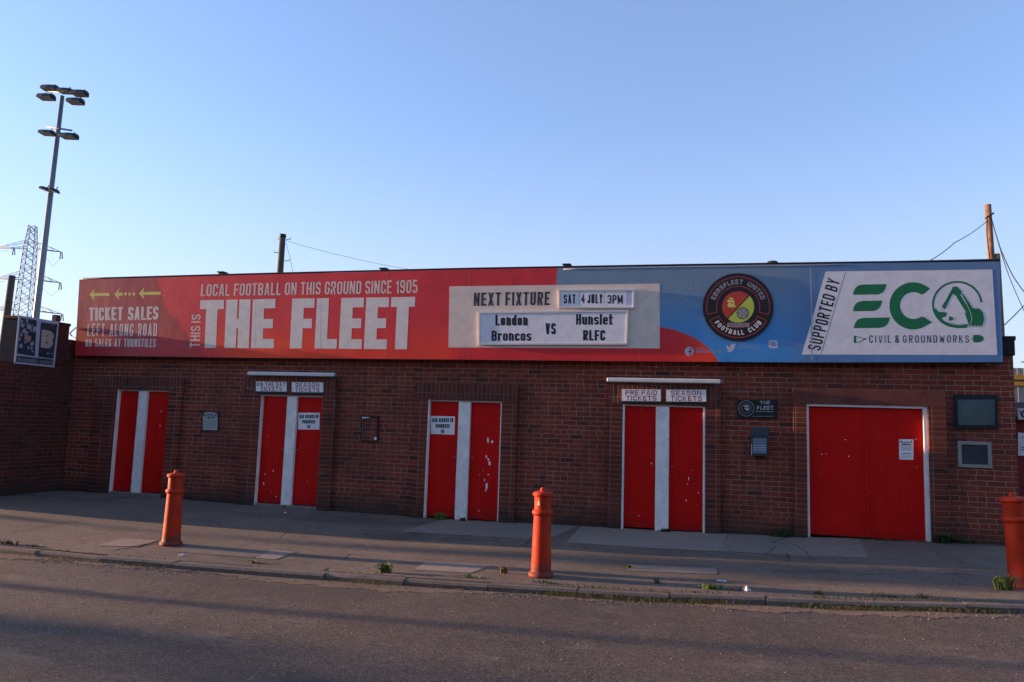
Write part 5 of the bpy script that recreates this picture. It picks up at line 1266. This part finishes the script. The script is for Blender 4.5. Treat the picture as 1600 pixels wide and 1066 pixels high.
wweed(1218, -.10, .17, .18, 100, M_W3, 'dark leafy weed at the wall foot left of the large gate')
wweed(1468, -.14, .18, .12, 80, M_W3, 'dark weed at the foot of the pier right of the large gate')
wweed(1500, -.06, .10, .18, 60, M_W3, 'low dark weed at the wall foot below the small window')
wweed(694, -.16, .14, .12, 90, M_W1, 'small green weed at the foot of the left door of the third doorway')
wweed(728, -.16, .08, .06, 50, M_W3, 'small dark weed at the foot of the third white post')
wweed(1040, -.14, .07, .12, 60, M_W3, 'low weed at the foot of the fourth white post')
mb = MB(); rn = random.Random(9)
for i in range(3500):
    x = rn.uniform(-12, 4.2)
    if rn.random() > .35+.6*math.sin(x*1.9)*math.sin(x*.77+2): continue
    if any(s_['x0'] < x < s_['x1'] for s_ in segs) and rn.random() < .6: continue
    ins = any(s_['xa'] < x < s_['xb'] for s_ in segs); y = (YS if ins else 0)-abs(rn.gauss(0, .03))-.004; hh = rn.uniform(.01, .06); a = rn.uniform(0, 6.28)
    p = Vector((x, y, gz(x)-.002)); d = Vector((math.cos(a), -abs(math.sin(a)), 0))*hh*.6; s_ = Vector((.005, 0, 0))
    mb.add([p-s_, p+s_, p+d+Vector((0, 0, hh))], [(0, 1, 2)])
tag(mb.build('wall_foot_moss', M_W3), 'dark moss and low growth along the foot of the brick wall', 'moss', kind='stuff')
mb = MB(); vs = []; rn = random.Random(21); off = 0
for i in range(700):
    x = -10+i*.022; off = off*.86+rn.gauss(0, .02); wdt = max(.03, .16+.09*math.sin(x*1.3)+.05*math.sin(x*3.7)+off)
    vs += [(x, ky(x)-.128, gz(x)-KH+.004), (x, ky(x)-.13-wdt, gz(x)-KH-.0002+.003)]
mb.add(vs, [(2*i, 2*i+1, 2*i+3, 2*i+2) for i in range(699)]); tag(mb.build('gutter_dust', asphalt('gutter_dust', (.27, .19, .13), (.20, .145, .105), (.15, .115, .09), 3, .6)), kind='structure')
# ragged grass and grit along the gutter: nobody could count it
rn = random.Random(5)
for (nm, mt_, cnt, hs, lab) in (('gutter_grass', M_W2, 6500, .62, 'thin ragged dry grass along the kerb gutter'), ('gutter_weeds', M_W1, 2600, .6, 'scattered low green growth along the kerb gutter')):
    mb = MB(); ph = rn.uniform(0, 6)
    for i in range(cnt):
        x = rn.uniform(-9, 5)
        dens = max(0, .5+.9*(math.sin(x*2.3+ph)*.5+math.sin(x*5.1+ph*2)*.35+math.sin(x*.7+1)*.3))
        if rn.random() > dens*(1 if x > -3.4 else .5): continue
        y = ky(x)-.125-abs(rn.gauss(0, .03)); z = gz(x)-KH-.006; hh = rn.uniform(.02, .09)*hs*(1.2 if x > -3.4 else .7)*min(1, dens+.3); a = rn.uniform(0, 6.28)
        if rn.random() < .12: y = ky(x)+rn.uniform(-.02, .04); z = gz(x)-.004; hh *= .6
        p = Vector((x, y, z)); d = Vector((math.cos(a), math.sin(a)*.5, 0))*hh*.7; s_ = Vector((rn.uniform(.004, .009), 0, 0)); m_ = p+d*.4+Vector((0, 0, hh*.7))
        mb.add([p-s_*.6, p+s_*.6, m_+s_, m_-s_, p+d+Vector((0, 0, hh))], [(0, 1, 2, 3), (3, 2, 4)])
    tag(mb.build(nm, mt_), lab, 'grass', kind='stuff')
mb = MB()
for i in range(5200):
    x = rn.uniform(-9, 5); k = abs(rn.gauss(0, .11)); y = ky(x)-.14-k; z = gz(x)-KH+.001; s_ = rn.uniform(.003, .011)*(1 if rn.random() < .93 else 1.8)
    a = rn.uniform(0, 3); c_, n_ = math.cos(a)*s_, math.sin(a)*s_
    mb.add([(x+c_, y+n_, z-.003), (x-n_, y+c_, z-.003), (x-c_, y-n_, z-.003), (x+n_, y-c_, z-.003), (x, y, z+s_*.7)], [(0, 1, 4), (1, 2, 4), (2, 3, 4), (3, 0, 4)])
tag(mb.build('gutter_grit', asphalt('grit_stones', (.22, .17, .14), (.16, .12, .10), (.28, .22, .18), 8, .3)), 'fine grit and small stones gathered along the gutter', 'gravel', kind='stuff')
mb = MB()
for i in range(1300):
    x = rn.uniform(-11, 6); y = rn.uniform(-9.5, ky(x)-.2) if rn.random() < .8 else rn.uniform(ky(x), -.1)
    z = (gz(x)-KH-.02*(ky(x)-.13-y)/(19+ky(x)) if y < ky(x) else gz(x))+.001; s_ = rn.uniform(.003, .012); a = rn.uniform(0, 3); c_, n_ = math.cos(a)*s_, math.sin(a)*s_
    mb.add([(x+c_, y+n_, z), (x-n_, y+c_, z), (x-c_, y-n_, z), (x+n_, y-c_, z), (x, y, z+s_*.6)], [(0, 1, 4), (1, 2, 4), (2, 3, 4), (3, 0, 4)])
tag(mb.build('loose_chippings', asphalt('chipping_stone', (.34, .28, .22), (.22, .18, .15), (.42, .36, .30), 9, .3)), 'scattered loose chippings on road and pavement', 'gravel', kind='stuff')
def litter(px_, py_, w_, h, mat, label, seed, dz=0):
    rn = random.Random(seed); b = PG(px_, py_, dz); mb = MB(); N = 7; vs = []
    for i in range(N):
        for j in range(N):
            u = i/(N-1)-.5; v = j/(N-1)-.5; vs.append(Vector((u*w_*(1+rn.uniform(-.2, .2)), v*w_*.35+rn.uniform(-.02, .02), h*(.5+.5*math.cos(u*4+rn.uniform(-.5, .5)))*(j/(N-1))+rn.uniform(0, h*.25)))+b)
    mb.add(vs, [(i*N+j, (i+1)*N+j, (i+1)*N+j+1, i*N+j+1) for i in range(N-1) for j in range(N-1)])
    o = mb.build('litter', mat, None, origin=b); tag(o, label, 'litter')
litter(1167, 932, .10, .09, M_PAPER, 'crumpled white wrapper caught in the kerb weeds', 4, -.05)
litter(329, 882, .10, .04, flat('blue_wrapper', (.10, .22, .40)), 'crumpled blue wrapper lying at the kerb', 6, -.05)
litter(1127, 908, .10, .01, M_PAPER, 'flat white paper scrap on the pavement above the kerb', 8)
litter(283, 868, .06, .015, M_PAPER, 'small white scrap on the kerb right of the leftmost bollard', 9)
litter(445, 802, .03, .02, M_PAPER, 'tiny white scrap in front of the second doorstep', 10)
